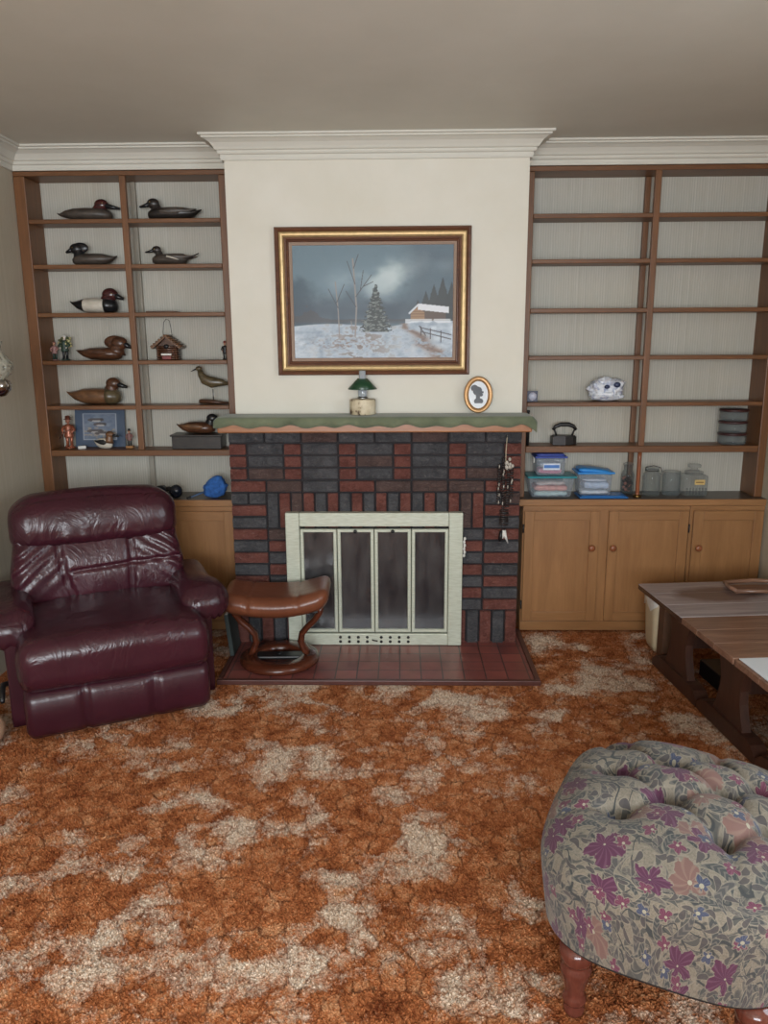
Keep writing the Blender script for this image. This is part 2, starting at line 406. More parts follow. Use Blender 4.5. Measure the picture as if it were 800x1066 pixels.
pat = [D, R, B_, R, D, R, D, R, D, R, D, R, D, R, D, R, B_, R]
for i in range(18): brick(X0+bw+i*bw/3, X0+bw+(i+1)*bw/3, zs, zs+3*bh, pat[i])
for i in range(10):                                   # side columns, alternating courses
    z = zt-(6+i)*bh
    cl = (D, R, D, R, D, R, D, R, D, R)[i]
    if i == 0:
        brick(X0, X0+bw/2, z, z+bh, D); brick(X0+bw/2, X0+bw, z, z+bh, D)
        brick(X0+7*bw, X0+7.5*bw, z, z+bh, D); brick(X0+7.5*bw, X0+8*bw, z, z+bh, B_)
    else:
        brick(X0, X0+bw, z, z+bh, cl); brick(X0+7*bw, X0+8*bw, z, z+bh, cl)
    if i >= 3:
        c2 = (R, R, B_, B_, R, D, R, D, R, D)[i]
        brick(X0+bw, X0+1.55*bw, z, z+bh, c2); brick(X0+6.4*bw, X0+7*bw, z, z+bh, (0, 0, 0, D, R, D, R, D, R, D)[i])
for i in range(5): brick(X0+i*bw*.36, X0+(i+1)*bw*.36, 0, 3*bh, (R, D, R, D, R)[i])
for i in range(5): brick(X0+8*bw-(i+1)*bw*.36, X0+8*bw-i*bw*.36, 0, 3*bh, (R, D, R, D, R)[i])
bk.build('brick_facing', [M['bred'], M['bdark'], M['bbrown']], fp)
w = MB()
w.box(X0+.004-ox, -.50-ox, .021, .0785, 0, zt-.001); w.box(.25-ox, X0+8*bw-.004-ox, .021, .0785, 0, zt-.001); w.box(-.50-ox, .25-ox, .021, .0785, .60, zt-.001)
w.build('mortar_bed', M['mortar'], fp)
for (xa, xb, za) in []: pass
w = MB(); a, b, y1, z1 = -.498-ox, .248-ox, .37, .598
w.add([(a, .1, .001), (b, .1, .001), (b, y1, .001), (a, y1, .001), (a, .1, z1), (b, .1, z1), (b, y1, z1), (a, y1, z1)], [(0,1,2,3), (4,7,6,5), (0,3,7,4), (1,5,6,2), (3,2,6,7)], 0, False)
w.build('firebox', simple('sooty_firebrick', (40, 34, 31), .9, 0, .3, 14, .5), fp, fix=False)
w = MB(); w.bbox(-.852-ox, .612-ox, 3.585-oy, BF-.002-oy, 1.087, 1.158, .006); w.build('mantel_shelf', M['mantelwood'], fp)
w = MB(); w.box(-.800-ox, .58-ox, .004, .03, 1.0861, 1.0869); 

# green runner on the mantel
def cloth():
    t = NT('green_felt'); v = t.coord(); n = t.noise(v, 9, 4); f = t.noise(v, 300, 2)
    t.bump(f, .3, .002)
    return t.out(t.ramp(n, [(.3, lin((88, 96, 74))), (.7, lin((116, 122, 96)))]), .9, 0, Sheen_Weight=.3)
M['felt'] = cloth()
w = MB(); yb, yf = BF-.006, 3.574; xa, xb = -.866, .632; nu = 160; ztp = 1.1605
hem = lambda x: 1.116+.006*math.sin(x*47)+.003*math.sin(x*23+1)+(-.018*max(0, (x-.56)/.07) if x > .56 else 0)
def runner(th):
    pts = []
    for i in range(nu+1):
        x = xa+(xb-xa)*i/nu; wv = .0012*math.sin(x*31)+.001*math.sin(x*70)
        sag = 0
        if x > .612: sag = (x-.612)*1.0
        if x < -.852: sag = (-.852-x)*1.0
        hz = hem(x)
        row = [(x, yb, ztp-sag), (x, yf+.02, ztp-sag), (x, yf+.004+wv, ztp-.004-sag), (x, yf+wv, ztp-.012-sag), (x, yf-.002+wv*3, (ztp+hz)/2-sag*.7), (x, yf-.003+wv*4, hz-sag*.3)]
        pts.append(row)
    return pts
o1 = runner(0); k = 6; vs = [p for row in o1 for p in row]; off = len(vs); vs += [(p[0], p[1]+(.003 if j > 1 else 0), p[2]-(.0018 if j < 3 else 0)) for row in o1 for j, p in enumerate(row)]
vs = [(x, y, z+.0005) for x, y, z in vs]
fs = []
for i in range(nu):
    for j in range(k-1):
        fs.append((i*k+j, (i+1)*k+j, (i+1)*k+j+1, i*k+j+1)); fs.append((off+i*k+j, off+i*k+j+1, off+(i+1)*k+j+1, off+(i+1)*k+j))
    fs.append((i*k+k-1, (i+1)*k+k-1, off+(i+1)*k+k-1, off+i*k+k-1))
for e in (0, nu):
    for j in range(k-1): fs.append((e*k+j, e*k+j+1, off+e*k+j+1, off+e*k+j))
w.add(vs, fs)
tag(w.build('mantel_runner', M['felt']), 'moss green felt runner with wavy hem lying along the fireplace mantel shelf', 'runner')

# hearth of quarry tiles, flush with the carpet
def tilemat():
    t = NT('quarry_tile'); v = t.coord(); o = t.sep(v)
    br = t.new('ShaderNodeTexBrick', offset=0.0, squash=1.0); t.put(br.inputs['Vector'], t.comb(o[0], o[1], 0))
    br.inputs['Scale'].default_value = 1; br.inputs['Brick Width'].default_value = .098; br.inputs['Row Height'].default_value = .098; br.inputs['Mortar Size'].default_value = .003
    br.inputs['Color1'].default_value = (*lin((138, 78, 70)), 1); br.inputs['Color2'].default_value = (*lin((120, 68, 64)), 1); br.inputs['Mortar'].default_value = (*lin((70, 54, 52)), 1)
    n = t.noise(v, 9, 4)
    c = t.mix(.5, br.outputs[0], t.mix(1, br.outputs[0], t.ramp(n, [(.3, .55), (.7, 1.3)]), 'MULTIPLY'))
    t.bump(t.m('SUBTRACT', 1, br.outputs['Fac']), .4, .002)
    return t.out(c, .33)
M['tile'] = tilemat()
h = thing('hearth', 'flush hearth of dark red quarry tiles in front of the brick fireplace', 'hearth', (-.1, 3.25, 0)); h['kind'] = 'structure'
MB().bbox(-.805+.1, .605+.1, .0, CF-.012-3.25, -.009, .011, .003).build('tiles', M['tile'], h)
w = MB(); w.bbox(-.828+.1, .63+.1, -.024, -.001, -.009, .014, .003); w.bbox(.606+.1, .63+.1, 0, CF-.012-3.25, -.009, .014, .003); w.bbox(-.828+.1, -.806+.1, 0, CF-.012-3.25, -.009, .014, .003)
w.build('edging', simple('dark_edging', (84, 50, 44), .4), h)

# glazed fire screen
t = NT('pale_brass_finish'); v = t.coord(); n = t.noise(t.mapv(v, (2, 2, 14)), 14, 4)
M['screen'] = t.out(t.ramp(n, [(.3, lin((180, 183, 164))), (.7, lin((200, 204, 188)))]), .42, .15)
sc = thing('fireplace_screen', 'pale brass fireplace screen with four narrow dark glass doors', 'fireplace screen', (-.1265, F, 0))
fx0, fx1 = -.4315, .4315; fy = -.045
w = MB()
for a, b, c, d in ((fx0, fx0+.068, .0, .692), (fx1-.068, fx1, .0, .692), (fx0+.068, fx1-.068, .612, .692)): w.bbox(a, b, fy, -.004, c+.012, d, .004)
w.build('outer_frame', M['screen'], sc)
w = MB(); w.bbox(fx0+.068, fx1-.068, fy+.004, -.006, .012, .072, .003); w.build('vent_panel', M['screen'], sc)
for i in range(4):
    for sd in (-1, 1):
        for zz in (.054, .031): MB().tube([(sd*(.035+i*.045)-.003, fy+.0035, zz), (sd*(.035+i*.045)-.003, fy+.002, zz)], .0075, 10).build('vent_hole', M['black'], sc)
w = MB(); w.tube([(-.012, fy, .042), (-.012, fy-.008, .042), (.014, fy-.009, .038)], .003, 8); w.build('damper_lever', M['blackmetal'], sc)
gw = (fx1-fx0-.136)/4
gt = NT('smoked_glass'); v = gt.coord(); sm = gt.noise(gt.mapv(v, (5, 5, 1.5)), 3, 4, .6)
smat = gt.out(gt.ramp(sm, [(.35, lin((44, 44, 48))), (.7, lin((84, 82, 82)))]), .16, 0, Specular_IOR_Level=.9, Alpha=.82)
for i in range(4):
    a = fx0+.068+i*gw
    d = MB().frame(a+.0015, a+gw-.0015, .078, .610, [(0, -.012), (0, .002), (.003, .006), (.014, .006), (.017, .002), (.017, -.012)], fy+.014).build('glass_door', M['screen'], sc)
    MB().box(a+.016, a+gw-.016, fy+.018, fy+.021, .092, .596).build('pane', smat, d)
    if i in (1, 2):
        xx = a+gw*(.5 if i == 1 else .5)
        kk = MB(); kk.ell((xx, fy-.006, .601), (.009, .007, .009)); kk.tube([(xx, fy+.010, .601), (xx, fy-.004, .601)], .004, 8); kk.build('knob', M['black'], d)
w = MB(); w.tube([(.438, -.03, .49+.0), (.440, -.03, .50), (.438, -.03, .545), (.441, -.03, .56)], .004, 6)
for k_ in range(6): w.ell((.439+.003*(k_ % 2), -.03, .475+k_*.017), (.007, .005, .009), 0, 8, 6)
w.build('pull_chain', M['white'], sc)

# ------------------------------------------------------------------ built-in bookcases
def bookcase(name, label, x0, x1, xd, shelves, zbase, leftwide, rightwide, reartone):
    b = thing(name, label, 'bookcase', (x0, S, zbase)); W = x1-x0
    def q(w, nm, m): return w.build(nm, m, b)
    def bx(nm, xa, xb, ya, yb, za, zb, m, par=b, r=.003):
        return MB().bbox(xa-x0, xb-x0, ya-S, yb-S, za-zbase, zb-zbase, r).build(nm, m, par)
    bx('side_panel', x0, x0+leftwide, S, YB-.002, zbase, 2.284, M['post'])
    bx('side_panel', x1-rightwide, x1, S, YB-.002, zbase, 2.284, M['post'])
    bx('header', x0, x1, S, YB-.002, 2.285, 2.307, M['shelf'])
    lo = shelves[-1][0]
    bx('divider_post', xd-.015, xd+.015, S-.003, S+.022, lo+.001, 2.284, M['post'])
    bx('rear_post', xd-.015+.0, xd+.012, YB-.024, YB-.002, zbase, 2.284, reartone)
    for i, (zt_, zb_) in enumerate(shelves):
        bx('shelf', x0+leftwide+.0005, x1-rightwide-.0005, S+.001, YB-.025, zb_, zt_, M['shelf'])
    return b, bx
Lsh = [(2.089, 2.069), (1.878, 1.858), (1.648, 1.628), (1.414, 1.394), (1.188, 1.168), (.960, .929)]
Rsh = [(2.094, 2.073), (1.885, 1.865), (1.654, 1.633), (1.425, 1.405), (1.195, 1.175), (.974, .941)]
ZT = .708
t = NT('rear_post_shadow_grey'); M['greypost'] = t.out(lin((150, 143, 130)), .6)  # shadow strip beside the left divider, painted as grey on its rear post
lb, _ = bookcase('bookcase', 'tall brown built-in bookcase left of the fireplace, holding duck decoys', -1.861, -.804, -1.333, Lsh, ZT+.001, .055, .065, M['greypost'])
rb, bx = bookcase('bookcase', 'tall brown built-in bookcase right of the fireplace, mostly empty shelves above glass jars', .594, 1.861, 1.227, Rsh, ZT+.001, .048, .040, M['post'])
w = MB(); w.lathe([(.016, 0), (.018, .004), (.010, .012), (.009, .02), (.0105, .03), (.0105, .20), (.0105, .231)], (1.227-.594, .012, 0), 16); dow = w.build('support_dowel', M['knob'], rb)
MB().lathe([(.022, 0), (.022, .006), (.014, .012)], (1.227-.594, .012, .0), 16).build('dowel_foot', M['brass'], rb)

# counters + cabinets
def counter(nm, label, x0, x1):
    c = thing(nm, label, 'worktop', (x0, CF, .675))
    MB().bbox(0, x1-x0, -.012, .006, .0, ZT-.675, .003).build('front_edge', M['cabx'], c)
    MB().box(0, x1-x0, .0065, YB-.002-CF, .0, ZT-.675).build('top_surface', M['top'], c)
    return c
counter('worktop', 'dark brown worktop under the left bookcase, partly behind the recliner', -1.861, -.804)
counter('worktop', 'dark brown worktop under the right bookcase, carrying tubs and glass jars', .594, 1.861)
def door(par, x0, x1, z0, z1, knobx, hingex, ox_, glabel=None):
    d = MB(); y = 0
    st = .048
    for a, b, c, e in ((x0, x0+st, z0, z1), (x1-st, x1, z0, z1)): d.bbox(a-ox_, b-ox_, -.016, -.002, c, e, .002)
    for c, e in ((z0, z0+st), (z1-st, z1)): d.bbox(x0+st-ox_, x1-st-ox_, -.016, -.002, c, e, .002, 1)
    d = d.build('door', [M['cab'], M['cabx']], par)
    MB().box(x0+st-ox_, x1-st-ox_, -.008, -.002, z0+st, z1-st).build('panel', M['cab'], d)
    if knobx is not None:
        k = MB(); v = []; n = 16; pr = [(.007, 0), (.007, .008), (.016, .014), (.018, .020), (.014, .026), (.004, .028)]
        for r, yy in pr:
            for i in range(n): v.append((knobx-ox_+r*math.cos(2*PI*i/n), -.016-yy, .457+r*math.sin(2*PI*i/n)))
        fs = [(j*n+i, j*n+(i+1) % n, (j+1)*n+(i+1) % n, (j+1)*n+i) for j in range(5) for i in range(n)]+[tuple(range(5*n, 6*n)), tuple(range(n-1, -1, -1))]
        k.add(v, fs); k.build('knob', M['knob'], d)
    if hingex is not None:
        for zz in (z0+.09, z1-.09):
            MB().tube([(hingex-ox_, -.017, zz-.022), (hingex-ox_, -.017, zz+.022)], .0045, 8).build('hinge', M['blackmetal'], d)
def cabinet(label, x0, x1, doors, group=None):
    c = thing('base_cabinet', label, 'cabinet', (x0, CF, 0))
    w = MB(); w.bbox(0, x1-x0, 0, YB-.004-CF, .0, .6745, .002); 
    w.build('cabinet_body', M['cab'], c)
    MB().bbox(.001, x1-x0-.001, -.006, -.0005, .002, .052, .002).build('base_rail', M['cabx'], c); MB().bbox(.001, x1-x0-.001, -.004, -.0005, .654, .673, .001).build('top_rail', M['cabx'], c)
    for dd in doors: door(c, *dd, x0)
    return c
cabinet('light brown two-door base cabinet right of the fireplace with two round knobs', .632, 1.482, [(.640, 1.022, .058, .648, .985, .634), (1.070, 1.474, .058, .648, 1.094, 1.478)])
cabinet('light brown base cabinet at right edge, partly behind the low tables', 1.484, 1.861, [(1.500, 1.852, .058, .648, 1.530, None)])
cabinet('light brown base cabinet left of the fireplace, mostly behind the recliner', -1.861, -.835, [(-1.84, -1.37, .058, .648, -1.40, None), (-1.325, -.862, .058, .648, -1.29, -.857)])

# ------------------------------------------------------------------ painting over the mantel
def painted(name, W, H, nx, ny, fn, mat, parent, x0, z0, y):
    """flat panel facing -Y whose picture is a colour attribute computed from fn(u, v)"""
    u = np.linspace(0, 1, nx+1); v = np.linspace(0, 1, ny+1); U, V = np.meshgrid(u, v)
    rgb = np.clip(fn(U, V), 0, 255)/255; rgb = np.where(rgb <= .04045, rgb/12.92, ((rgb+.055)/1.055)**2.4)
    co = np.stack([x0+U*W, np.full_like(U, y), z0+V*H], -1).reshape(-1, 3)
    idx = np.arange((nx+1)*(ny+1)).reshape(ny+1, nx+1)
    fs = np.stack([idx[:-1, :-1], idx[:-1, 1:], idx[1:, 1:], idx[1:, :-1]], -1).reshape(-1, 4)
    me = bpy.data.meshes.new(name); me.from_pydata(co.tolist(), [], fs.tolist()); me.materials.append(mat)
    ca = me.color_attributes.new('paint', 'FLOAT_COLOR', 'POINT')
    ca.data.foreach_set('color', np.concatenate([rgb, np.ones_like(rgb[..., :1])], -1).reshape(-1).astype(np.float32)); me.update()
    o = bpy.data.objects.new(name, me); COL.objects.link(o); o.parent = parent; return o
def C3(c): return np.array(c, float)
def lay(img, mask, c): mask = np.clip(mask, 0, 1)[..., None]; return img*(1-mask)+(C3(c) if not isinstance(c, np.ndarray) else c)*mask
def seg(U, V, a, b, w, asp):                       # soft mask of a line
    ax, ay = a[0]*asp, a[1]; bx2, by = b[0]*asp, b[1]; x = U*asp; dx, dy = bx2-ax, by-ay
    t_ = np.clip(((x-ax)*dx+(V-ay)*dy)/(dx*dx+dy*dy), 0, 1); d = np.hypot(x-ax-t_*dx, V-ay-t_*dy)
    return 1-sst(w*.6, w*1.5, d)
def winter(U, V):
    asp = 1.47; n = fbm(U*5, V*5, 5, 1); n2 = fbm(U*24, V*30, 4, 2); n3 = fbm(U*70, V*90, 3, 3)
    img = np.ones(U.shape+(3,))*C3((56, 76, 88))
    img = lay(img, sst(.35, .65, n+.25*(V-.5)), (96, 118, 128)); img = lay(img, sst(.5, .9, V)*.25, (84, 106, 118))
    wU = U+.16*(fbm(U*6, V*6, 4, 6)-.5); wV = V+.16*(fbm(U*6, V*6, 4, 7)-.5); q1 = (wU-.58)*.80+(wV-.70)*.60; q2 = -(wU-.58)*.60+(wV-.70)*.80
    cl = np.exp(-(q1**2/.060+q2**2/.016))
    img = lay(img, sst(.12, 1.1, cl*(.45+1.1*n)), (182, 194, 194))
    cl2 = np.exp(-(((wU-.34)/.17)**2+((wV-.62)/.15)**2)); img = lay(img, cl2*n*1.5, (130, 150, 160))
    cl3 = np.exp(-(((U-.95)/.08)**2+((V-.82)/.06)**2)); img = lay(img, cl3*.5, (150, 165, 170))
    img = lay(img, sst(.62, .8, U)*sst(.35, .6, V)*.5*n, (44, 54, 66))
    img = lay(img, np.exp(-((V-.42)/.12)**2)*(.5+.3*n), (52, 62, 74))
    # far brush
    tl = .34+.10*np.exp(-((U-.08)/.07)**2)*n2*1.6+.02*n2
    img = lay(img, (V < tl)*sst(.30, .34, V)*.7, (66, 62, 64))
    gl = .295+.02*np.sin(U*7)+.11*sst(.52, .95, U)     # ground line
    snow = sst(.0, .012, gl-V)
    sc_ = np.stack([128+90*n2, 142+84*n2, 158+72*n2], -1)
    img = lay(img, snow, sc_)
    img = lay(img, snow*sst(.5, .62, n2)*np.exp(-((U-.42)/.22)**2)*.8, (112, 100, 92))
    img = lay(img, snow*sst(.55, .75, n3)*.35, (120, 130, 146))
    img = lay(img, snow*np.exp(-((V-.13)/.06)**2)*np.exp(-((U-.35)/.2)**2)*sst(.4, .6, n3)*.8, (120, 96, 80))
    # path
    pc = .70+.0*V+(.30-V)*.75+.02*np.sin(V*40); pw = .018+(.33-V)*.16
    pm = np.exp(-((U-pc)/np.maximum(pw, .01))**2)*(V < .31)
    img = lay(img, pm*sst(.25, .5, n2), (122, 100, 88)); img = lay(img, pm*sst(.5, .7, n3)*.7, (84, 76, 80))
    # right hand firs
    for cx, hh, ww in ((.83, .60, .075), (.88, .66, .08), (.935, .72, .085), (.99, .68, .08), (.78, .52, .06)):
        q = np.clip((hh-V)/(hh-.30), 0, 1); m_ = (np.abs(U-cx) < ww*q*(.7+.5*n3))*(V > .33)*(V < hh)
        img = lay(img, m_*.92, (42, 46, 46))
    # cabin
    rf = (np.abs(V-(.455-(U-.80)*.16)) < .028)*(U > .755)*(U < .975)
    wl = (V > .335)*(V < .43-(U-.82)*.1)*(U > .745)*(U < .955)
    img = lay(img, wl*1.0, (84, 66, 54)); 
    fr_ = (U > .735)*(U < .822)*(V > .345)*(V < .46-np.abs(U-.782)*1.3); img = lay(img, fr_*1.0, (150, 116, 82)); img = lay(img, fr_*(np.sin(V*260) > .5)*.5, (90, 64, 44))
    img = lay(img, rf*(U > .78)*1.0, (214, 216, 220)); img = lay(img, seg(U, V, (.727, .40), (.782, .475), .008, asp), (200, 205, 210))
    img = lay(img, (V < .35)*(V > .31)*(U > .70)*sst(.3, .5, n2)*.8, (214, 218, 222))
    # fence
    for a, b in (((.80, .27), (.99, .205)), ((.80, .235), (.99, .165)), ((.80, .28), (.80, .20)), ((.86, .26), (.86, .17)), ((.925, .24), (.925, .14)), ((.79, .285), (.83, .20))): img = lay(img, seg(U, V, a, b, .004, asp), (50, 40, 40))
    # spruce
    q = np.clip((.655-V)/.42, 0, 1); m_ = (np.abs(U-.515-.004*np.sin(V*90)) < (.006+.105*q*(.55+.45*np.abs(np.sin(V*75+n3*5)))))*(V > .235)*(V < .655)
    img = lay(img, m_*.97, (40, 46, 44)); img = lay(img, m_*sst(.45, .6, fbm(U*60, V*110, 3, 5))*.7, (150, 156, 150))
    # bare trees
    for pts, w_ in ((((.385, .20), (.395, .45), (.385, .68), (.375, .88)), .0055), (((.285, .19), (.28, .42), (.265, .68)), .004), (((.37, .23), (.36, .33)), .003)):
        for a, b in zip(pts[:-1], pts[1:]): img = lay(img, seg(U, V, a, b, w_*1.25, asp)*.95, (138, 130, 124))
    for a, b in (((.392, .55), (.49, .74)), ((.44, .64), (.50, .68)), ((.388, .66), (.34, .86)), ((.38, .8), (.41, .92)), ((.28, .45), (.22, .62)), ((.272, .5), (.32, .66)), ((.392, .46), (.33, .60)), ((.42, .6), (.44, .78))): img = lay(img, seg(U, V, a, b, .003, asp)*.85, (52, 48, 50))
    return img
pt = thing('framed_painting', 'wide winter landscape painting in brown and gold frame above the mantel', 'painting', (-.125, BF, 1.345))
px0, px1, pz0, pz1 = -.455, .455, 0, .672
M['frbrown'] = wood('frame_brown', (70, 42, 30), (112, 72, 50), 'X', .3); M['gold'] = simple('gold_leaf', (204, 176, 128), .34, .6, .15, 30, .1); M['linen'] = simple('linen_liner', (150, 128, 112), .85, 0, .08, 200, .2)
MB().frame(px0, px1, pz0, pz1, [(0, .002), (0, .026), (.004, .032), (.012, .034), (.018, .030), (.020, .026)], 0).build('outer_moulding', M['frbrown'], pt, fix=True)
MB().frame(px0, px1, pz0, pz1, [(.020, .026), (.024, .034), (.030, .036), (.038, .034), (.044, .026)], 0, smooth=False).build('gold_band', M['gold'], pt)
MB().frame(px0, px1, pz0, pz1, [(.044, .026), (.048, .029), (.054, .027), (.058, .021), (.062, .022), (.066, .016)], 0).build('inner_moulding', M['frbrown'], pt)
MB().frame(px0, px1, pz0, pz1, [(.066, .016), (.078, .014), (.081, .010)], 0).build('liner', M['linen'], pt)
painted('canvas', px1-px0-.160, pz1-pz0-.160, 330, 220, winter, attr_mat('oil_paint', .45, .25), pt, px0+.080, .080, -.011)
MB().box(px0+.01, px1-.01, -.009, -.002, .01, pz1-.01).build('backing', simple('backing_board', (120, 96, 70), .8), pt)

# ------------------------------------------------------------------ things on the mantel
lp = thing('oil_lamp', 'small oil lamp with dark green cone shade and bark-pattern base on the mantel', 'lamp', (-.177, 3.70, 1.1622))
t = NT('birch_print'); v = t.coord(); n = t.noise(t.mapv(v, (1, 1, .7)), 26, 3, .6)
MB().lathe([(.058, 0), (.062, .004), (.062, .066), (.059, .072), (.02, .074)], (0, 0, 0), 28).build('base', t.out(t.ramp(n, [(.36, lin((84, 60, 44))), (.44, lin((196, 180, 150))), (.7, lin((222, 210, 184)))]), .5), lp)
M['green'] = simple('green_enamel', (30, 66, 42), .3)
MB().lathe([(.068, .118), (.070, .120), (.024, .168), (.022, .168), (.066, .118)], (0, 0, 0), 32, cap=False).build('lamp_shade', M['green'], lp)
M['chim'] = glassy('lamp_glass', (200, 208, 214), .42)
MB().lathe([(.018, .074), (.022, .09), (.022, .11), (.017, .13), (.016, .205), (.0145, .205), (.0145, .13), (.020, .11), (.020, .09), (.016, .075)], (0, 0, 0), 20, cap=False).build('glass_chimney', M['chim'], lp)
MB().lathe([(.024, .0735), (.026, .078), (.022, .084), (.010, .09), (.006, .11)], (0, 0, 0), 18).build('burner', M['steel'], lp)
ov = thing('oval_silhouette_frame', 'small oval gold frame with black silhouette head leaning at the right of the mantel', 'picture frame', (.372, 3.705, 1.1635)); ov.rotation_euler = (-.12, 0, 0)
def oval(rx, rz, prof_, c, m, name, par, cap=False):
    w = MB(); n = 48; vs = []
    for d, fw in prof_:
        for i in range(n): a = 2*PI*i/n; vs.append((c[0]+(rx-d)*math.cos(a), c[1]-fw, c[2]+(rz-d)*math.sin(a)))
    k = len(prof_); fs = [(j*n+i, j*n+(i+1) % n, (j+1)*n+(i+1) % n, (j+1)*n+i) for j in range(k-1) for i in range(n)]
    if cap: fs.append(tuple((k-1)*n+i for i in range(n)))
    w.add(vs, fs); return w.build(name, m, par)
oval(.068, .086, [(0, 0), (0, .010), (.004, .016), (.010, .013), (.014, .014), (.020, .008), (.023, .004)], (0, 0, .088), simple('aged_gold', (168, 128, 84), .35, .5), 'oval_frame', ov)
def sil(U, V):
    x = (U-.5)*1.45; y = (V-.5)*1.45; img = np.ones(U.shape+(3,))*C3((212, 216, 220)); a = 1.25
    hd = (((x+.05)/.30)**2+((y-.18)/.22)**2 < 1); bun = (((x+.25)/.24)**2+((y-.32)/.16)**2 < 1); nose = (np.abs(y-.12) < .05)*(x > .2)*(x < .34)
    nk = (np.abs(x+.02) < .13)*(y < .05)*(y > -.25); bust = (((x-.02)/.30)**2+((y+.32)/.16)**2 < 1)*(y > -.42); ch = (((x-.18)/.12)**2+((y-.0)/.09)**2 < 1)
    return lay(img, (hd | bun | (nose > 0) | (nk > 0) | (bust > 0) | ch).astype(float), (42, 42, 50))
me_w = MB()
sv = painted('silhouette_card', .106, .140, 70, 92, sil, attr_mat('silhouette_paper', .25), ov, -.053, .018, -.005)
# trim the card to an oval
bm = bmesh.new(); bm.from_mesh(sv.data); bmesh.ops.delete(bm, geom=[f for f in bm.faces if ((f.calc_center_median().x)/.050)**2+((f.calc_center_median().z-.088)/.068)**2 > 1], context='FACES'); bm.to_mesh(sv.data); bm.free()
MB().tube([(0, .012, .12), (0, .045, .012)], .003, 6).build('easel_strut', M['brass'], ov)

# hanging bead and shell strand on the brick
hb = thing('hanging_bead_strand', 'long dark bead and shell strand hanging from a nail at right of the brick fireplace', 'wall hanging', (.505, F-.004, 0))
MB().tube([(0, 0.002, 1.052), (.002, -.022, 1.056), (.004, -.026, 1.064)], .003, 8).build('nail', M['steel'], hb)
MB().tube([(.003, -.022, 1.055), (.0, -.018, .99), (.0, -.018, .93)], .0022, 6).build('cord', simple('pale_cord', (190, 176, 150), .8), hb)
w = MB(); rg = random.Random(2)
for sx, za, zb in ((-.030, .92, .74), (-.008, .95, .70), (.014, .93, .71), (.030, .90, .76)):
    z = za
    while z > zb:
        w.tube([(sx-.009+rg.uniform(-.003, .003), -.015, z), (sx+.009, -.015, z+rg.uniform(-.004, .004))], .0042, 7); z -= .0125
for z in (.70, .69, .68, .67, .66, .65, .64, .63): w.tube([(-.022, -.014, z), (.020, -.014, z+rg.uniform(-.004, .004))], .004, 7)
w.build('dark_beads', simple('dark_beads', (44, 36, 34), .4), hb)
w = MB()
for i in range(9): w.ell((.018+rg.uniform(-.016, .016), -.022, .925+rg.uniform(-.02, .025)), (.008, .006, .010), 0, 8, 6)
for i in range(16): w.ell((rg.choice((-.03, -.008, .014, .03))+rg.uniform(-.003, .003), -.021, rg.uniform(.73, .93)), (.003, .003, .009), 0, 8, 6)
MB().tube([(.004, -.016, .60), (.006, -.018, .575), (.022, -.016, .535)], [.007, .009, .002], 8).build('shell_pendant', M['white'], hb)
MB().tube([(-.002, -.016, .60), (-.004, -.018, .56)], [.006, .004], 8).build('shell_pendant', M['white'], hb)
w.build('shells', simple('pale_shell', (172, 164, 152), .5), hb)
w = MB(); w.tube([(-.012, -.014, .63), (-.010, -.014, .59)], .0015, 6); w.tube([(.006, -.014, .63), (.004, -.014, .59)], .0015, 6); w.tube([(-.012, -.015, .595), (-.014, -.016, .57), (-.018, -.016, .545)], [.008, .010, .007], 8); w.build('tassel', M['black'], hb)

# ------------------------------------------------------------------ decoys on the left bookcase
def dk(name, c, c2, rough=.4): 
    t = NT(name); v = t.coord(); n = t.noise(t.mapv(v, (1, 2, 2)), 26, 4, .6)
    return t.out(t.ramp(n, [(.35, lin(c)), (.68, lin(c2))]), rough)
DM = {'grey': dk('grey_brown_decoy_paint', (62, 54, 48), (84, 74, 66), .45), 'dark': dk('dark_decoy_paint', (36, 32, 30), (54, 48, 44), .35), 'maroon': dk('maroon_head_paint', (54, 27, 28), (78, 40, 38), .2),
      'black': dk('black_decoy_paint', (20, 20, 22), (36, 36, 38), .3), 'brown': dk('brown_decoy_wood', (66, 42, 30), (96, 62, 42), .3), 'tan': dk('tan_decoy_wood', (92, 64, 44), (126, 90, 62), .3),
      'white': dk('white_decoy_paint', (186, 178, 162), (208, 200, 186), .45), 'olive': dk('olive_decoy_wood', (70, 60, 44), (104, 90, 64), .3)}
def loft(w, secs, n=18, m=0):       # secs: (x, zc, ry, rz)
    vs = []; k = len(secs)
    for x, zc, ry, rz in secs:
        for i in range(n):
            a = 2*PI*i/n; z = zc+rz*math.sin(a); vs.append((x, ry*math.cos(a), z))
    fs = [(j*n+i, j*n+(i+1) % n, (j+1)*n+(i+1) % n, (j+1)*n+i) for j in range(k-1) for i in range(n)]+[tuple(range(n-1, -1, -1)), tuple((k-1)*n+i for i in range(n))]
    w.add(vs, fs, m)
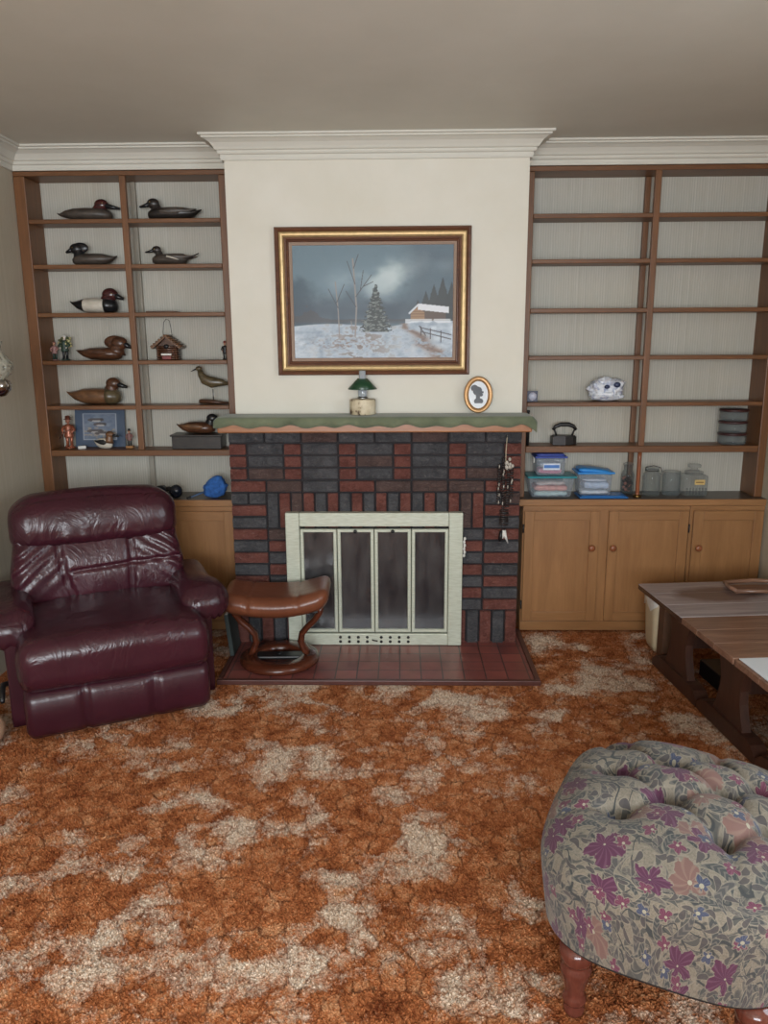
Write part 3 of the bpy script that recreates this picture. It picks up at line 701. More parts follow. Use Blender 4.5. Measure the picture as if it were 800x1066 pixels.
def duck(label, x0, x1, zb, zt, d, body='grey', head='dark', style='low', y=4.035, wing=None, breast=None, rz=0, name='duck_decoy', neckf=.73, hs=1.0, tail='up', bar=0, stern=0):
    L = x1-x0; H = zt-zb; D = thing(name, label, 'duck decoy', ((x0+x1)/2, y, zb+.0012), rz, 'carved duck decoys on the left bookcase')
    hb = H*(.54 if style != 'low' else .60); bl = L*.86; xs = -L/2
    def X(f): return (xs+f*L)*d
    bw_ = min(.052, L*.19)
    w = MB()
    tz = {'up': .66, 'flat': .5, 'long': .72}[tail]
    S_ = [(0.0, hb*(tz+.12), .004, .003), (.05, hb*tz, .35, .10), (.14, hb*.55, .62, .28), (.28, hb*.52, .90, .46), (.45, hb*.51, 1.0, .50), (.60, hb*.50, 1.0, .49), (.72, hb*.48, .92, .47), (.80, hb*.46, .74, .40), (.855, hb*.44, .45, .26), (.875, hb*.43, .1, .06)]
    if tail == 'long': S_ = [(0.0, hb*1.0, .003, .003), (.10, hb*.82, .12, .05), (.22, hb*.60, .35, .18)]+S_[3:]
    loft(w, [(X(a), max(z, (r*hb if i > 1 else 0)+.0005), (bw_*ry if ry > .01 else ry), (r*hb if r > .003 else r)) for i, (a, z, ry, r) in enumerate(S_)])
    if stern: w.m[:18*3] = [1]*54
    w.build('body', [DM[body], DM['black']] if stern else DM[body], D)
    hr = min(.031, H*.235)*hs; hx = neckf+.04
    hz = H-hr*1.02
    w = MB(); p0 = Vector((X(neckf-.02), 0, hb*.55)); p1 = Vector((X(neckf+.02), 0, (hb+hz)/2)); p2 = Vector((X(hx), 0, hz))
    w.tube([p0, p0.lerp(p1, .5), p1, p1.lerp(p2, .6), p2], [hr*1.45, hr*1.12, hr*.86, hr*.84, hr*.8], 14, sq=.85)
    w.ell((X(hx)+d*hr*.12, 0, hz), (hr*1.25, hr*.86, hr*1.0), 0, 16, 10)
    if style == 'crest': w.ell((X(hx)-d*hr*.55, 0, hz+hr*.18), (hr*1.6, hr*.4, hr*.95), 0, 16, 10)
    hd = w.build('head', DM[head], D)
    w = MB(); bx0 = X(hx)+d*hr*1.0; bx1 = X(1.0)
    if abs(bx1-bx0) < .018: bx1 = bx0+d*.03
    w.tube([(bx0-d*.006, 0, hz-hr*.10), ((bx0+bx1)/2, 0, hz-hr*.42), (bx1, 0, hz-hr*.62)], [hr*.52, hr*.34, hr*.20], 10, sq=1.3); w.build('bill', DM['black'], D)
    for sy in (-1, 1): MB().ell((X(hx)+d*hr*.55, sy*hr*.74, hz+hr*.22), (.0028, .002, .0028), 0, 8, 6).build('eye', M['brass'], D)
    if wing:
        for sy in (-1, 1):
            w = MB(); loft(w, [(X(a), hb*z, .008, hb*r) for a, z, r in ((.06, .78, .02), (.18, .68, .12), (.35, .66, .22), (.52, .62, .24), (.62, .60, .12), (.65, .60, .02))], 14)
            w.v = [(a, b+sy*bw_*.90-(sy*bw_*.35 if a*d < X(.2)*d else 0), c) for a, b, c in w.v]; w.build('wing', DM[wing], D)
    if bar: MB().tube([(X(.33), -bw_*1.02, hb*.40), (X(.55), -bw_*1.10, hb*.70)], [.002, .005], 8).build('wing_bar', DM['white'], D)
    if breast:
        w = MB(); loft(w, [(X(a), hb*z, bw_*ry, hb*r) for a, z, ry, r in ((.66, .52, .97, .53), (.72, .50, .96, .50), (.80, .48, .80, .45), (.865, .46, .5, .29), (.885, .45, .1, .06))]); w.build('breast', DM[breast], D)
    return D
duck('decoy with grey body and maroon head, long black bill, top left shelf', -1.70, -1.385, 2.089, 2.195, 1, 'grey', 'maroon', 'low', hs=1.15, neckf=.66, tail='flat')
duck('dark brown decoy with upturned tail facing left, top shelf', -1.285, -.98, 2.089, 2.196, -1, 'dark', 'dark', 'low', wing='grey')
duck('grey decoy with glossy rounded black head facing left, second shelf, left column', -1.673, -1.417, 1.878, 1.988, -1, 'grey', 'black', 'crest', hs=1.05, neckf=.74)
duck('slim pintail decoy with long thin tail and pale wing bar', -1.273, -1.004, 1.878, 1.972, -1, 'grey', 'dark', 'low', hs=.85, tail='long', wing='grey', neckf=.74, bar=1)
duck('white-bodied decoy with dark chest and maroon head', -1.675, -1.40, 1.648, 1.772, 1, 'white', 'maroon', 'low', breast='black', hs=1.15, neckf=.70, stern=1)
duck('dark brown decoy with large flat crested head, fourth shelf', -1.665, -1.395, 1.414, 1.533, 1, 'brown', 'brown', 'crest', hs=1.25, neckf=.78, wing='brown')
duck('olive brown decoy with tall neck facing right, fifth shelf', -1.734, -1.415, 1.188, 1.326, 1, 'tan', 'brown', 'low', breast='olive', neckf=.72)
bxo = thing('display_box', 'low dark brown wooden box under a carved decoy beside the mantel', 'box', (-1.055, 4.03, .9605))
MB().bbox(-.128, .128, -.058, .058, .0, .064, .002).build('box_body', DM['dark'], bxo); MB().bbox(-.136, .136, -.064, .064, .0645, .074, .002).build('lid', DM['dark'], bxo)
duck('reddish brown decoy with black head standing on the dark box', -1.165, -.935, 1.0355, 1.138, 1, 'brown', 'black', 'low', y=4.02, wing='tan', neckf=.76)
duck('small black and white bird carving in front of the blue matted print', -1.60, -1.49, .960, 1.052, 1, 'white', 'tan', 'low', y=4.0, wing='black', hs=.85, name='bird_carving', neckf=.72)['category'] = 'bird carving'

# shorebird on a stick
sb = thing('shorebird_carving', 'slender brown shorebird carving on a wire leg and driftwood base', 'bird carving', (-.98, 4.03, 1.1892))
w = MB(); w.tube([(.10, 0, .070+.03), (.06, 0, .088+.02), (.01, 0, .100+.01), (-.03, 0, .125), (-.046, 0, .150), (-.052, 0, .172)], [.003, .018, .029, .026, .017, .012], 14, sq=.8)
w.ell((-.056, 0, .180), (.017, .012, .013)); w.build('body', DM['olive'], sb)
MB().tube([(-.070, 0, .178), (-.098, 0, .166)], [.004, .0015], 8).build('bill', DM['black'], sb)
MB().tube([(.012, 0, .018), (.012, 0, .075)], .0025, 8).build('leg', M['steel'], sb)
w = MB(); loft(w, [(-.062, .014, .012, .010), (-.05, .014, .022, .0125), (0, .012, .030, .0115), (.05, .008, .026, .0078), (.09, .0045, .012, .004)]); w.build('driftwood_base', DM['brown'], sb)

# log-cabin birdhouse with wire loop
bh_ = thing('birdhouse', 'small log cabin birdhouse ornament with wire hanging loop', 'birdhouse', (-1.185, 4.03, 1.4155))
w = MB()
for i in range(6): w.tube([(-.050, -.035, .006+i*.0115), (.050, -.035, .006+i*.0115)], .006, 8); w.tube([(-.050, .035, .006+i*.0115), (.050, .035, .006+i*.0115)], .006, 8)
for i in range(6): w.tube([(-.046, -.042, .006+i*.0115), (-.046, .042, .006+i*.0115)], .006, 8); w.tube([(.046, -.042, .006+i*.0115), (.046, .042, .006+i*.0115)], .006, 8)
w.prism([(-.046, .070), (.046, .070), (0, .112)], -.030, .030); w.build('log_walls', DM['brown'], bh_)
w = MB(); w.prism([(-.076, .062), (.0, .122), (.0, .112), (-.070, .054)], -.056, .050); w.prism([(.076, .062), (.070, .054), (.0, .112), (.0, .122)], -.056, .050)
for i in range(6):
    for sx in (-1, 1): w.tube([(sx*(.072-i*.0135), -.058, .068+i*.0105), (sx*(.072-i*.0135), .050, .068+i*.0105)], .005, 8)
w.build('roof', DM['tan'], bh_)
w = MB(); w.tube([(0, -.046, .066), (0, -.040, .066)], .012, 16); w.build('entrance_hole', DM['black'], bh_)
w = MB(); w.bbox(-.026, .026, -.052, -.043, .022, .032, .002); w.build('sill', M['white'], bh_)
w = MB(); w.bbox(-.022, .022, -.050, -.042, .0015, .020, .002); w.build('flower_box', dk('dull_red_paint', (110, 40, 40), (130, 60, 54)), bh_)
MB().tube([(-.022, 0, .108), (-.024, 0, .14), (-.018, 0, .185), (-.004, 0, .203), (.012, 0, .195), (.018, 0, .16), (.022, 0, .108)], .0015, 6).build('wire_loop', M['blackmetal'], bh_)

# figurines
def figurine(label, x, y, z, h, coat, legs, hatc, skin=(176, 130, 104), base=None, hat='brim', group=None, lbcat='figurine', arms=1, extra=None):
    f = thing('figurine', label, lbcat, (x, y, z+.0012)); b0 = 0
    s = h/.17
    if base: MB().bbox(-.030*s, .030*s, -.022*s, .022*s, 0, .020*s, .002).build('plinth', base, f); b0 = .020*s; s = (h-b0)/.17
    else: MB().lathe([(.026*s, 0), (.027*s, .004*s), (.022*s, .008*s)], n=18).build('base', coat, f); b0 = .007*s
    w = MB()
    for sx in (-1, 1):
        w.tube([(sx*.011*s, 0, b0), (sx*.011*s, 0, b0+.03*s), (sx*.012*s, 0, b0+.07*s)], [.007*s, .008*s, .011*s], 10); w.ell((sx*.012*s, -.006*s, b0+.005*s), (.008*s, .014*s, .006*s), 0, 10, 6)
    w.build('legs', legs, f)
    w = MB(); w.lathe([(.024*s, b0+.050*s), (.025*s, b0+.056*s), (.019*s, b0+.078*s), (.021*s, b0+.100*s), (.020*s, b0+.112*s), (.009*s, b0+.120*s)], n=18)
    for sx in (-1, 1): w.tube([(sx*.019*s, 0, b0+.110*s), (sx*.032*s, -.004*s, b0+.088*s), (sx*.020*s, -.022*s, b0+.074*s)], [.008*s, .0075*s, .006*s], 8)
    w.build('coat', coat, f)
    w = MB(); w.tube([(0, 0, b0+.115*s), (0, 0, b0+.126*s)], .006*s, 8); w.ell((0, -.001*s, b0+.135*s), (.0115*s, .012*s, .014*s)); w.ell((0, -.0125*s, b0+.134*s), (.0025*s, .003*s, .003*s), 0, 8, 6)
    for sx in (-1, 1): w.ell((sx*.020*s, -.025*s, b0+.072*s), (.005*s, .005*s, .005*s), 0, 8, 6)
    w.build('head', simple('figurine_skin', skin, .5), f)
    if hat == 'brim': MB().lathe([(.021*s, b0+.143*s), (.021*s, b0+.145*s), (.0125*s, b0+.147*s), (.012*s, b0+.160*s), (.006*s, b0+.163*s)], n=18).build('hat', hatc, f)
    elif hat == 'hair': MB().ell((0, .003*s, b0+.140*s), (.0135*s, .013*s, .013*s)).build('hair', hatc, f)
    if extra: extra(f, s, b0)
    return f
copper = simple('copper_glaze', (150, 88, 64), .3, .3, .3, 60)
cop2 = simple('copper_brown', (104, 60, 46), .35, .2, .3, 60)
def gun(f, s, b0): MB().tube([(-.042*s, -.02*s, b0+.045*s), (-.018*s, -.026*s, b0+.075*s), (.02*s, -.026*s, b0+.092*s)], .0035*s, 6).build('long_stick', cop2, f)
figurine('tall copper-coloured figurine of a standing man in a brimmed hat', -1.742, 4.03, .960, .170, copper, copper, cop2, (150, 96, 74), extra=gun)
figurine('small dark figurine of a man on a tan wooden plinth', -1.419, 4.02, .960, .106, simple('muted_rose_paint', (128, 92, 88), .5), M['black'], M['black'], base=simple('light_wood_block', (156, 110, 66), .5))
figurine('small rosy figurine at far left of the fourth shelf, beside the greenery', -1.776, 4.03, 1.414, .100, simple('pink_paint', (150, 112, 108), .5), simple('deep_green_paint', (36, 60, 50), .5), simple('rosy_cap', (140, 84, 82), .5), hat='hair')
def flowers(f, s, b0):
    w = MB(); r2 = random.Random(8)
    for i in range(46):
        a = r2.uniform(0, 2*PI); el = r2.uniform(-.2, 1); q = .040*s
        w.ell((math.cos(a)*q*r2.uniform(.5, 1), .006+math.sin(a)*q*.5, b0+(.085+.05*el)*s), (.009*s, .007*s, .008*s), r2.choice((0, 0, 1)), 7, 5)
    w.build('greenery', [simple('sprig_green', (78, 84, 50), .7), simple('sprig_cream', (176, 168, 120), .7)], f)
figurine('figurine with pale head wrapped in cream and green sprigs, fourth shelf', -1.722, 4.03, 1.414, .135, simple('green_coat', (42, 62, 52), .5), M['black'], M['white'], (212, 200, 186), hat='hair', extra=flowers)
figurine('small dark figurine with red cap, right end of the fourth shelf', -.893, 4.02, 1.414, .094, M['black'], M['black'], simple('red_cap', (126, 56, 50), .5), hat='brim')

# matted duck print
def ducks(U, V):
    n = fbm(U*9, V*12, 4, 9); img = np.ones(U.shape+(3,))*C3((70, 84, 104))
    ins = (U > .17)*(U < .82)*(V > .20)*(V < .88)
    img = lay(img, ((U > .155)*(U < .835)*(V > .185)*(V < .895)).astype(float), (150, 156, 166))
    img = lay(img, ins.astype(float), np.stack([84+50*n, 96+48*n, 118+36*n], -1))
    img = lay(img, ins*(V < .52)*sst(.42, .6, fbm(U*14, V*22, 3, 10)), (150, 140, 130))
    for cx, cy, sx_ in ((.42, .72, 1), (.50, .60, .8), (.40, .42, 1), (.55, .36, 1)):
        img = lay(img, ins*((((U-cx)/.17/sx_)**2+((V-cy)/.05)**2) < 1)*.9, (84, 76, 76)); img = lay(img, ins*((((U-cx-.01)/.09)**2+((V-cy+.03)/.022)**2) < 1)*.8, (190, 186, 182))
        img = lay(img, ins*((((U-cx-.12*sx_)/.035)**2+((V-cy-.015)/.03)**2) < 1)*.9, (70, 64, 66))
    return img
dp = thing('duck_print', 'small print of flying ducks in a blue-grey mat, leaning on the bookcase back', 'picture', (-1.59, 4.062, .9612)); dp.rotation_euler = (-.12, 0, 0)
painted('print', .262, .196, 90, 70, ducks, attr_mat('print_ink', .3), dp, -.131, .002, -.0035)
MB().bbox(-.133, .133, -.003, .003, 0, .200, .001).build('backing_board', simple('mat_board', (74, 84, 98), .6), dp)
w = MB(); w.bbox(-.020, .020, -.012, .012, 0, .016, .004); o = w.build('trinket_card', M['white']); tag(o, 'tiny white trinket between copper figurine and duck print', 'trinket'); o.location = (-1.665, 3.995, .9608); o.rotation_euler = (0, 0, .5)
w = MB(); w.bbox(-.075, .075, -.05, .05, 0, .007, .001); o = w.build('flat_wooden_strip', DM['brown']); tag(o, 'thin flat dark wooden piece lying on the otherwise empty third shelf', 'wood piece'); o.location = (-1.20, 4.03, 1.6488)

# black binoculars and blue duster on the left worktop
bn = thing('binoculars', 'black binoculars lying on the left worktop behind the recliner', 'binoculars', (-1.215, 3.97, .7095), .2)
for sx in (-1, 1):
    w = MB(); w.tube([(sx*.040, -.055, .036), (sx*.040, -.040, .036), (sx*.040, -.01, .034), (sx*.034, .03, .034), (sx*.034, .05, .034)], [.034, .033, .026, .019, .021], 18); w.build('barrel', M['black'], bn)
    w = MB(); w.tube([(sx*.040, -.0575, .036), (sx*.040, -.054, .036)], .029, 18); w.build('lens', simple('lens_glass', (30, 34, 44), .08), bn)
w = MB(); w.tube([(-.04, 0, .040), (.04, 0, .040)], .012, 10); w.tube([(0, -.02, .042), (0, .03, .042)], .009, 12); w.build('bridge', M['blackmetal'], bn)
du = thing('blue_duster', 'bright blue fluffy duster with thin handle on the left worktop by the bricks', 'duster', (-.972, 3.94, .7095))
def duf(u, v):
    a = 2*PI*u; t_ = PI*v; r = .060*max(math.sin(t_), .02)
    p = Vector((math.cos(a)*r*(1.0-.25*math.cos(t_)*-1)+.012*(1-math.cos(t_)), math.sin(a)*r*.6, .060-.060*math.cos(t_)))
    k = 1+.22*mnoise.noise(p*40)+.12*mnoise.noise(p*150)
    return (p.x*k, p.y*k, max(.001, p.z*(.98+.03*(k-1))))
w = MB(); w.grid(duf, 48, 30, closeu=True); w.build('duster_head', simple('royal_blue_fibre', (48, 98, 168), .9, 0, .3, 60, .6), du)
MB().tube([(-.045, -.03, .035), (-.11, -.055, .012)], [.005, .004], 8).build('handle', simple('slate_plastic', (70, 96, 130), .4), du)
MB().tube([(-.105, -.053, .014), (-.125, -.060, .008)], [.007, .006], 8).build('handle_tip', M['black'], du)

# ------------------------------------------------------------------ right bookcase contents
pc = thing('photo_card', 'small dark photo card with pale round subject at left end of a shelf', 'card', (.672, 4.0, 1.1962)); pc.rotation_euler = (-.08, 0, 0)
MB().bbox(-.032, .032, -.0015, .0015, 0, .054, .0005).build('card', simple('dark_card', (52, 54, 76), .4), pc)
w = MB(); w.tube([(.006, -.0035, .026), (.006, -.0017, .026)], .020, 24); w.build('pale_disc', simple('pale_disc_print', (196, 196, 210), .4), pc)
w = MB(); w.lathe([(.011, 0), (.011, .13), (.008, .136), (.008, .166), (.010, .168), (.010, .178), (.0, .18)], n=16); o = w.build('slim_black_tube', M['black']); tag(o, 'slim black tube standing just behind the mantel end on the right shelf', 'tube'); o.location = (.655, 3.985, .9748)
bg = thing('plastic_bag', 'crumpled white and pale blue plastic bag on the right bookcase shelf', 'bag', (1.055, 4.02, 1.1960))
def bgf(u, v):
    a = 2*PI*u; t_ = PI*v; q = max(math.sin(t_), .03)**.8
    p = Vector((math.cos(a)*.082*q, math.sin(a)*.055*q, .060-.060*math.cos(t_)))
    n_ = mnoise.noise(p*26+Vector((3, 1, 2))); n2 = abs(mnoise.noise(p*60))
    k = 1+.34*n_+.30*n2+.08*mnoise.noise(p*120)
    if p.z < .03: k *= 1.12
    return (p.x*k, max(-.07, min(.065, p.y*k)), max(.0008, p.z*(1+.12*n_)))
t = NT('thin_white_plastic'); v = t.coord(); n = t.noise(v, 34, 4, .6, 1); t.bump(n, .6, .01)
w = MB(); w.grid(bgf, 64, 40, closeu=True); w.build('bag_body', t.out(t.ramp(n, [(.36, lin((168, 176, 200))), (.5, lin((224, 227, 233)))]), .35), bg)
navy = simple('navy_print', (40, 52, 84), .4)
MB().ell((-.012, -.062, .075), (.014, .008, .010)).build('dark_print', navy, bg); MB().ell((.040, -.055, .085), (.017, .010, .014)).build('dark_print', navy, bg)
ir = thing('flat_iron', 'antique black flat iron with arched handle on the right bookcase', 'iron', (.852, 4.02, .9748))
w = MB(); pts = [(-.064, -.035), (-.064, .035), (.0, .040), (.040, .028), (.064, 0), (.040, -.028), (.0, -.040)]
w.prism(pts, .0, .040, plane='XY'); w.prism([(a*.9, b*.85) for a, b in pts], .0402, .045, plane='XY'); w.build('sole_block', M['blackmetal'], ir)
for sx in (-1, 1): MB().tube([(sx*.040, 0, .044), (sx*.046, 0, .062), (sx*.054, 0, .080)], .005, 8).build('handle_post', M['blackmetal'], ir)
w = MB(); w.tube([(-.060, 0, .074), (-.046, 0, .092), (-.02, 0, .102), (.02, 0, .102), (.046, 0, .092), (.060, 0, .074)], [.008, .010, .011, .011, .010, .008], 12); w.build('handle', M['black'], ir)
M['glass'] = glassy('clear_glass', (150, 160, 160), .04, .03); M['glasst'] = glassy('clear_glass_thick', (150, 160, 162), .09, .04)
# three stacked round glass containers with dark lids
for i, lbl in enumerate(('lowest of three stacked round glass bowls with brown lids', 'middle of three stacked round glass bowls with brown lids', 'topmost of three stacked round glass bowls with brown lids')):
    g = thing('glass_canister', lbl, 'canister', (1.712, 4.015, .9748+i*.0602), 0, 'stacked glass bowls with brown lids')
    MB().lathe([(.060, 0), (.066, .002), (.068, .010), (.068, .046), (.065, .046), (.065, .010), (.06, .005)], n=32, cap=True).build('bowl', M['glasst'], g)
    MB().lathe([(.069, .0465), (.071, .048), (.071, .056), (.067, .059), (.02, .0595)], n=32).build('lid', simple('dark_red_brown_lid', (62, 34, 34), .35), g)
MB().lathe([(.069, 0), (.070, .003)], n=8) if 0 else None

def tub(nm, label, x, y, z, wx, wy, h, taper, lidc, lidh, contents, cat='plastic tub', clr=(190, 200, 210), alpha=.28, over=.008, dome=0):
    g = thing(nm, label, cat, (x, y, z)); wx /= 2; wy /= 2
    pm = glassy('clear_plastic', clr, alpha, .25)
    def fn(s0): 
        def f(q, p): k = 1-taper*(1-(q.z/h+.5)); return (q.x*k, q.y*k, q.z)
        return f
    MB().rbox((0, 0, h/2), (wx, wy, h/2), (.012, .012, .010), 8, fn(0)).build('tub_body', pm, g)
    w = MB(); w.bbox(-wx-over, wx+over, -wy-over, wy+over, h+.0005, h+.010, .004)
    if lidh > .012: w.rbox((0, 0, h+.008+(lidh-.008)/2), (wx*.97, wy*.95, (lidh-.006)/2), (.02, .02, (lidh-.006)/2*.98), 8, (lambda q, p: (q.x, q.y, q.z-(dome*(p.x*.5+.5)**2*.018))) if dome else None)
    w.build('lid', simple('lid_plastic', lidc, .35, 0, .05), g)
    for i, (cx, cz, rx, rz_, c) in enumerate(contents):
        w = MB(); w.rbox((cx, 0, cz), (rx, wy*.78, rz_), (min(rx, .012), .015, rz_*.95), 8, lambda q, p: (q.x, q.y, q.z+.006*mnoise.noise(Vector((q.x*50, q.y*40, cz*90))))); w.build('folded_contents', simple('contents_fabric', c, .8, 0, .15, 50, .3), g)
    return g
tub('plastic_tub', 'clear tub with teal lid holding pink cloth, lower of the two stacked tubs', .778, 3.985, .7092, .236, .150, .104, .16, (40, 138, 148), .010, [(0, .020, .085, .012, (178, 204, 206)), (0, .048, .085, .014, (214, 150, 140)), (.0, .074, .075, .010, (196, 180, 176))], alpha=.22)
t1 = tub('plastic_tub', 'small clear tub with blue arched lid and white label, stacked on top', .772, 3.985, .8240, .150, .120, .090, .04, (66, 84, 160), .022, [(0, .020, .060, .014, (200, 110, 140)), (0, .052, .055, .012, (180, 190, 206))], alpha=.3)
w = MB(); w.bbox(-.040, .046, -.0618, -.0603, .030, .064, .0005); w.build('label', simple('white_label', (206, 214, 226), .5), t1)
w = MB(); w.bbox(-.036, .042, -.0626, -.0619, .040, .056, .0002)
w.build('label_band', simple('blue_label', (70, 120, 190), .5), t1)
MB().bbox(-.084, -.0765, -.02, .02, .060, .088, .003).build('clip', M['white'], t1); MB().bbox(.0765, .084, -.02, .02, .060, .088, .003).build('clip', M['white'], t1)
ld = MB(); ld.bbox(-.124, .124, -.070, .070, 0, .008, .004); ld.frame(-.118, .118, -.064, .064, [(0, 0), (.004, .003), (.012, .003), (.014, 0)], 0)
ld = MB(); ld.bbox(-.124, .124, -.070, .070, 0, .007, .003); ld.bbox(-.108, .108, -.056, .056, .0072, .0105, .002); o = ld.build('spare_lid', simple('cobalt_lid', (36, 110, 180), .35, 0, .05)); tag(o, 'spare flat blue tub lid lying under the tall clear tub', 'lid'); o.location = (1.045, 3.975, .7092)
tub('plastic_tub', 'tall clear tub with bright blue domed lid standing on the spare lid', 1.003, 3.985, .7205, .175, .130, .112, .10, (52, 140, 214), .030, [(0, .014, .07, .008, (226, 230, 236)), (.01, .050, .065, .016, (190, 206, 230)), (0, .078, .06, .006, (210, 218, 232))], alpha=.26, dome=1)

bt = thing('storage_bottle', 'tall narrow glass bottle filled with dark mixed bits, behind the dowel', 'bottle', (1.200, 4.045, .7092))
MB().lathe([(.031, 0), (.034, .004), (.034, .10), (.028, .118), (.022, .126), (.022, .15), (.019, .15), (.019, .126), (.031, .10), (.031, .006)], n=24, cap=True).build('glass_body', M['glass'], bt)
w = MB(); r2 = random.Random(5)
for i in range(60): a = r2.uniform(0, 6.28); q = .020*math.sqrt(r2.random()); w.ell((q*math.cos(a), q*math.sin(a), r2.uniform(.014, .092)), (.009, .009, .009), r2.choice((0, 0, 0, 1)), 7, 5)
w.build('filling', [simple('dark_bits', (52, 34, 30), .4), simple('rosy_bits', (168, 112, 96), .4)], bt)
MB().lathe([(.022, .1502), (.026, .152), (.026, .160), (.012, .166)], n=24).build('stopper', M['glasst'], bt)
j1 = thing('bail_jar', 'clear glass jar with wire bail clasp and glass lid', 'jar', (1.312, 4.0, .7092))
MB().lathe([(.042, 0), (.046, .004), (.047, .10), (.042, .115), (.033, .124), (.033, .136), (.030, .136), (.030, .122), (.043, .10), (.043, .007)], n=28, cap=True).build('glass_body', M['glass'], j1)
MB().lathe([(.034, .1365), (.036, .139), (.034, .148), (.02, .152)], n=28).build('glass_lid', M['glasst'], j1)
w = MB(); w.tube([(.035*math.cos(a), .035*math.sin(a), .130) for a in [i*PI/10 for i in range(21)]], .0018, 6); w.tube([(-.035, 0, .130), (-.040, -.01, .145), (0, -.012, .157), (.040, -.01, .145), (.047, -.012, .125), (.050, -.012, .105), (.036, -.01, .118)], .0018, 6); w.build('wire_clasp', M['blackmetal'], j1)
j2 = thing('open_jar', 'open straight-sided ribbed glass jar, middle of the three clear jars', 'jar', (1.414, 4.0, .7092))
MB().lathe([(.042, 0), (.045, .004), (.047, .03), (.047, .10), (.043, .112), (.045, .118), (.045, .126), (.042, .126), (.041, .112), (.044, .10), (.043, .006)], n=28, cap=True).build('glass_body', M['glasst'], j2)
j3 = thing('square_jar', 'squat square glass jar with stopper lid and small yellow label', 'jar', (1.528, 4.0, .7092))
w = MB(); w.rbox((0, 0, .056), (.062, .050, .056), (.016, .016, .014), 8); w.lathe([(.045, .110), (.046, .118), (.046, .126), (.03, .128)], n=24); w.build('glass_body', M['glasst'], j3)
MB().lathe([(.034, .1285), (.018, .134), (.018, .142), (.032, .146), (.034, .158), (.030, .162)], n=24).build('stopper', M['glasst'], j3)
w = MB()
for i in range(7): w.tube([(-.048+i*.016, -.0505, .010), (-.048+i*.016, -.0505, .045)], .004, 6)
w.build('fluting', M['glass'], j3)
MB().bbox(-.012, .040, -.0525, -.0508, .062, .088, .0004).build('label', simple('yellow_label', (206, 176, 110), .6), j3)
w = MB(); w.bbox(-.006, .034, -.0533, -.0526, .072, .078, .0002); w.build('label_print', simple('label_ink', (120, 90, 50), .6), j3)

# ------------------------------------------------------------------ wall sconce at the left edge
sn = thing('wall_sconce', 'glass hurricane wall lamp with silvery ball font at the left edge', 'wall lamp', (-1.862, 3.2, 1.368))
SX = .200
t = NT('patterned_glass'); v = t.coord(); n = t.vor(v, 60); 
tr = t.new('ShaderNodeBsdfTransparent'); mx = t.new('ShaderNodeMixShader'); mx.inputs[0].default_value = .62; t.t.links.new(tr.outputs[0], mx.inputs[1]); t.t.links.new(t.b.outputs[0], mx.inputs[2]); t.t.links.new(mx.outputs[0], t.n['Material Output'].inputs[0])
t.bump(n, .5, .01); t.out(t.ramp(n, [(.1, lin((110, 104, 88))), (.5, lin((176, 172, 156)))]), .12)
MB().lathe([(.034, .0), (.056, .018), (.068, .045), (.066, .065), (.048, .092), (.030, .112), (.028, .130), (.036, .152), (.034, .152), (.026, .130), (.028, .110), (.046, .09), (.062, .062), (.064, .045), (.052, .02), (.030, .002)], (SX, 0, -.01), 32, cap=False).build('glass_shade', t.mat, sn)
MB().lathe([(.004, -.085), (.030, -.078), (.050, -.055), (.055, -.035), (.048, -.016), (.030, -.010), (.018, -.004)], (SX, 0, .0), 32).build('ball_font', simple('polished_metal', (190, 184, 180), .08, 1, .03, 5, 0), sn)
w = MB(); w.tube([(.012, 0, -.05), (.05, 0, -.085), (.10, 0, -.10), (.15, 0, -.096), (SX, 0, -.085)], .007, 10); w.tube([(.0015, 0, -.05), (.013, 0, -.05)], .04, 24); w.build('bracket', M['brass'], sn)

# ------------------------------------------------------------------ burgundy leather recliner
def leather(name, c, c2, rough=.3, wr=.5, wscale=6):
    t = NT(name); v = t.coord()
    n = t.noise(v, 3, 4, .6); wv = t.noise(t.mapv(v, (1.0, 1.0, .5)), wscale, 3, .55, 2.5)
    rid = t.m('SUBTRACT', 1.0, t.m('MULTIPLY', t.m('ABSOLUTE', t.m('SUBTRACT', wv, .5)), 5))
    rid = t.m('MAXIMUM', rid, 0.0)
    fine = t.vor(v, 330)
    h = t.m('ADD', t.m('MULTIPLY', rid, wr), t.m('MULTIPLY', fine, .03))
    t.bump(h, .55, .012)
    return t.out(t.ramp(n, [(.3, lin(c)), (.7, lin(c2))]), rough, 0, Specular_IOR_Level=.5)
M['burg'] = leather('burgundy_leather', (50, 20, 29), (70, 29, 40), .27, .22, 7)
M['burgs'] = leather('smooth_burgundy_leather', (50, 19, 28), (66, 27, 38), .29, .10, 4)
rc = thing('recliner', 'burgundy leather recliner armchair left of the fireplace', 'armchair', (-1.105, 2.82, 0), math.radians(26))
nz = lambda p, s, o=0: mnoise.noise(Vector((p[0]*s+o, p[1]*s+o*2, p[2]*s-o)))
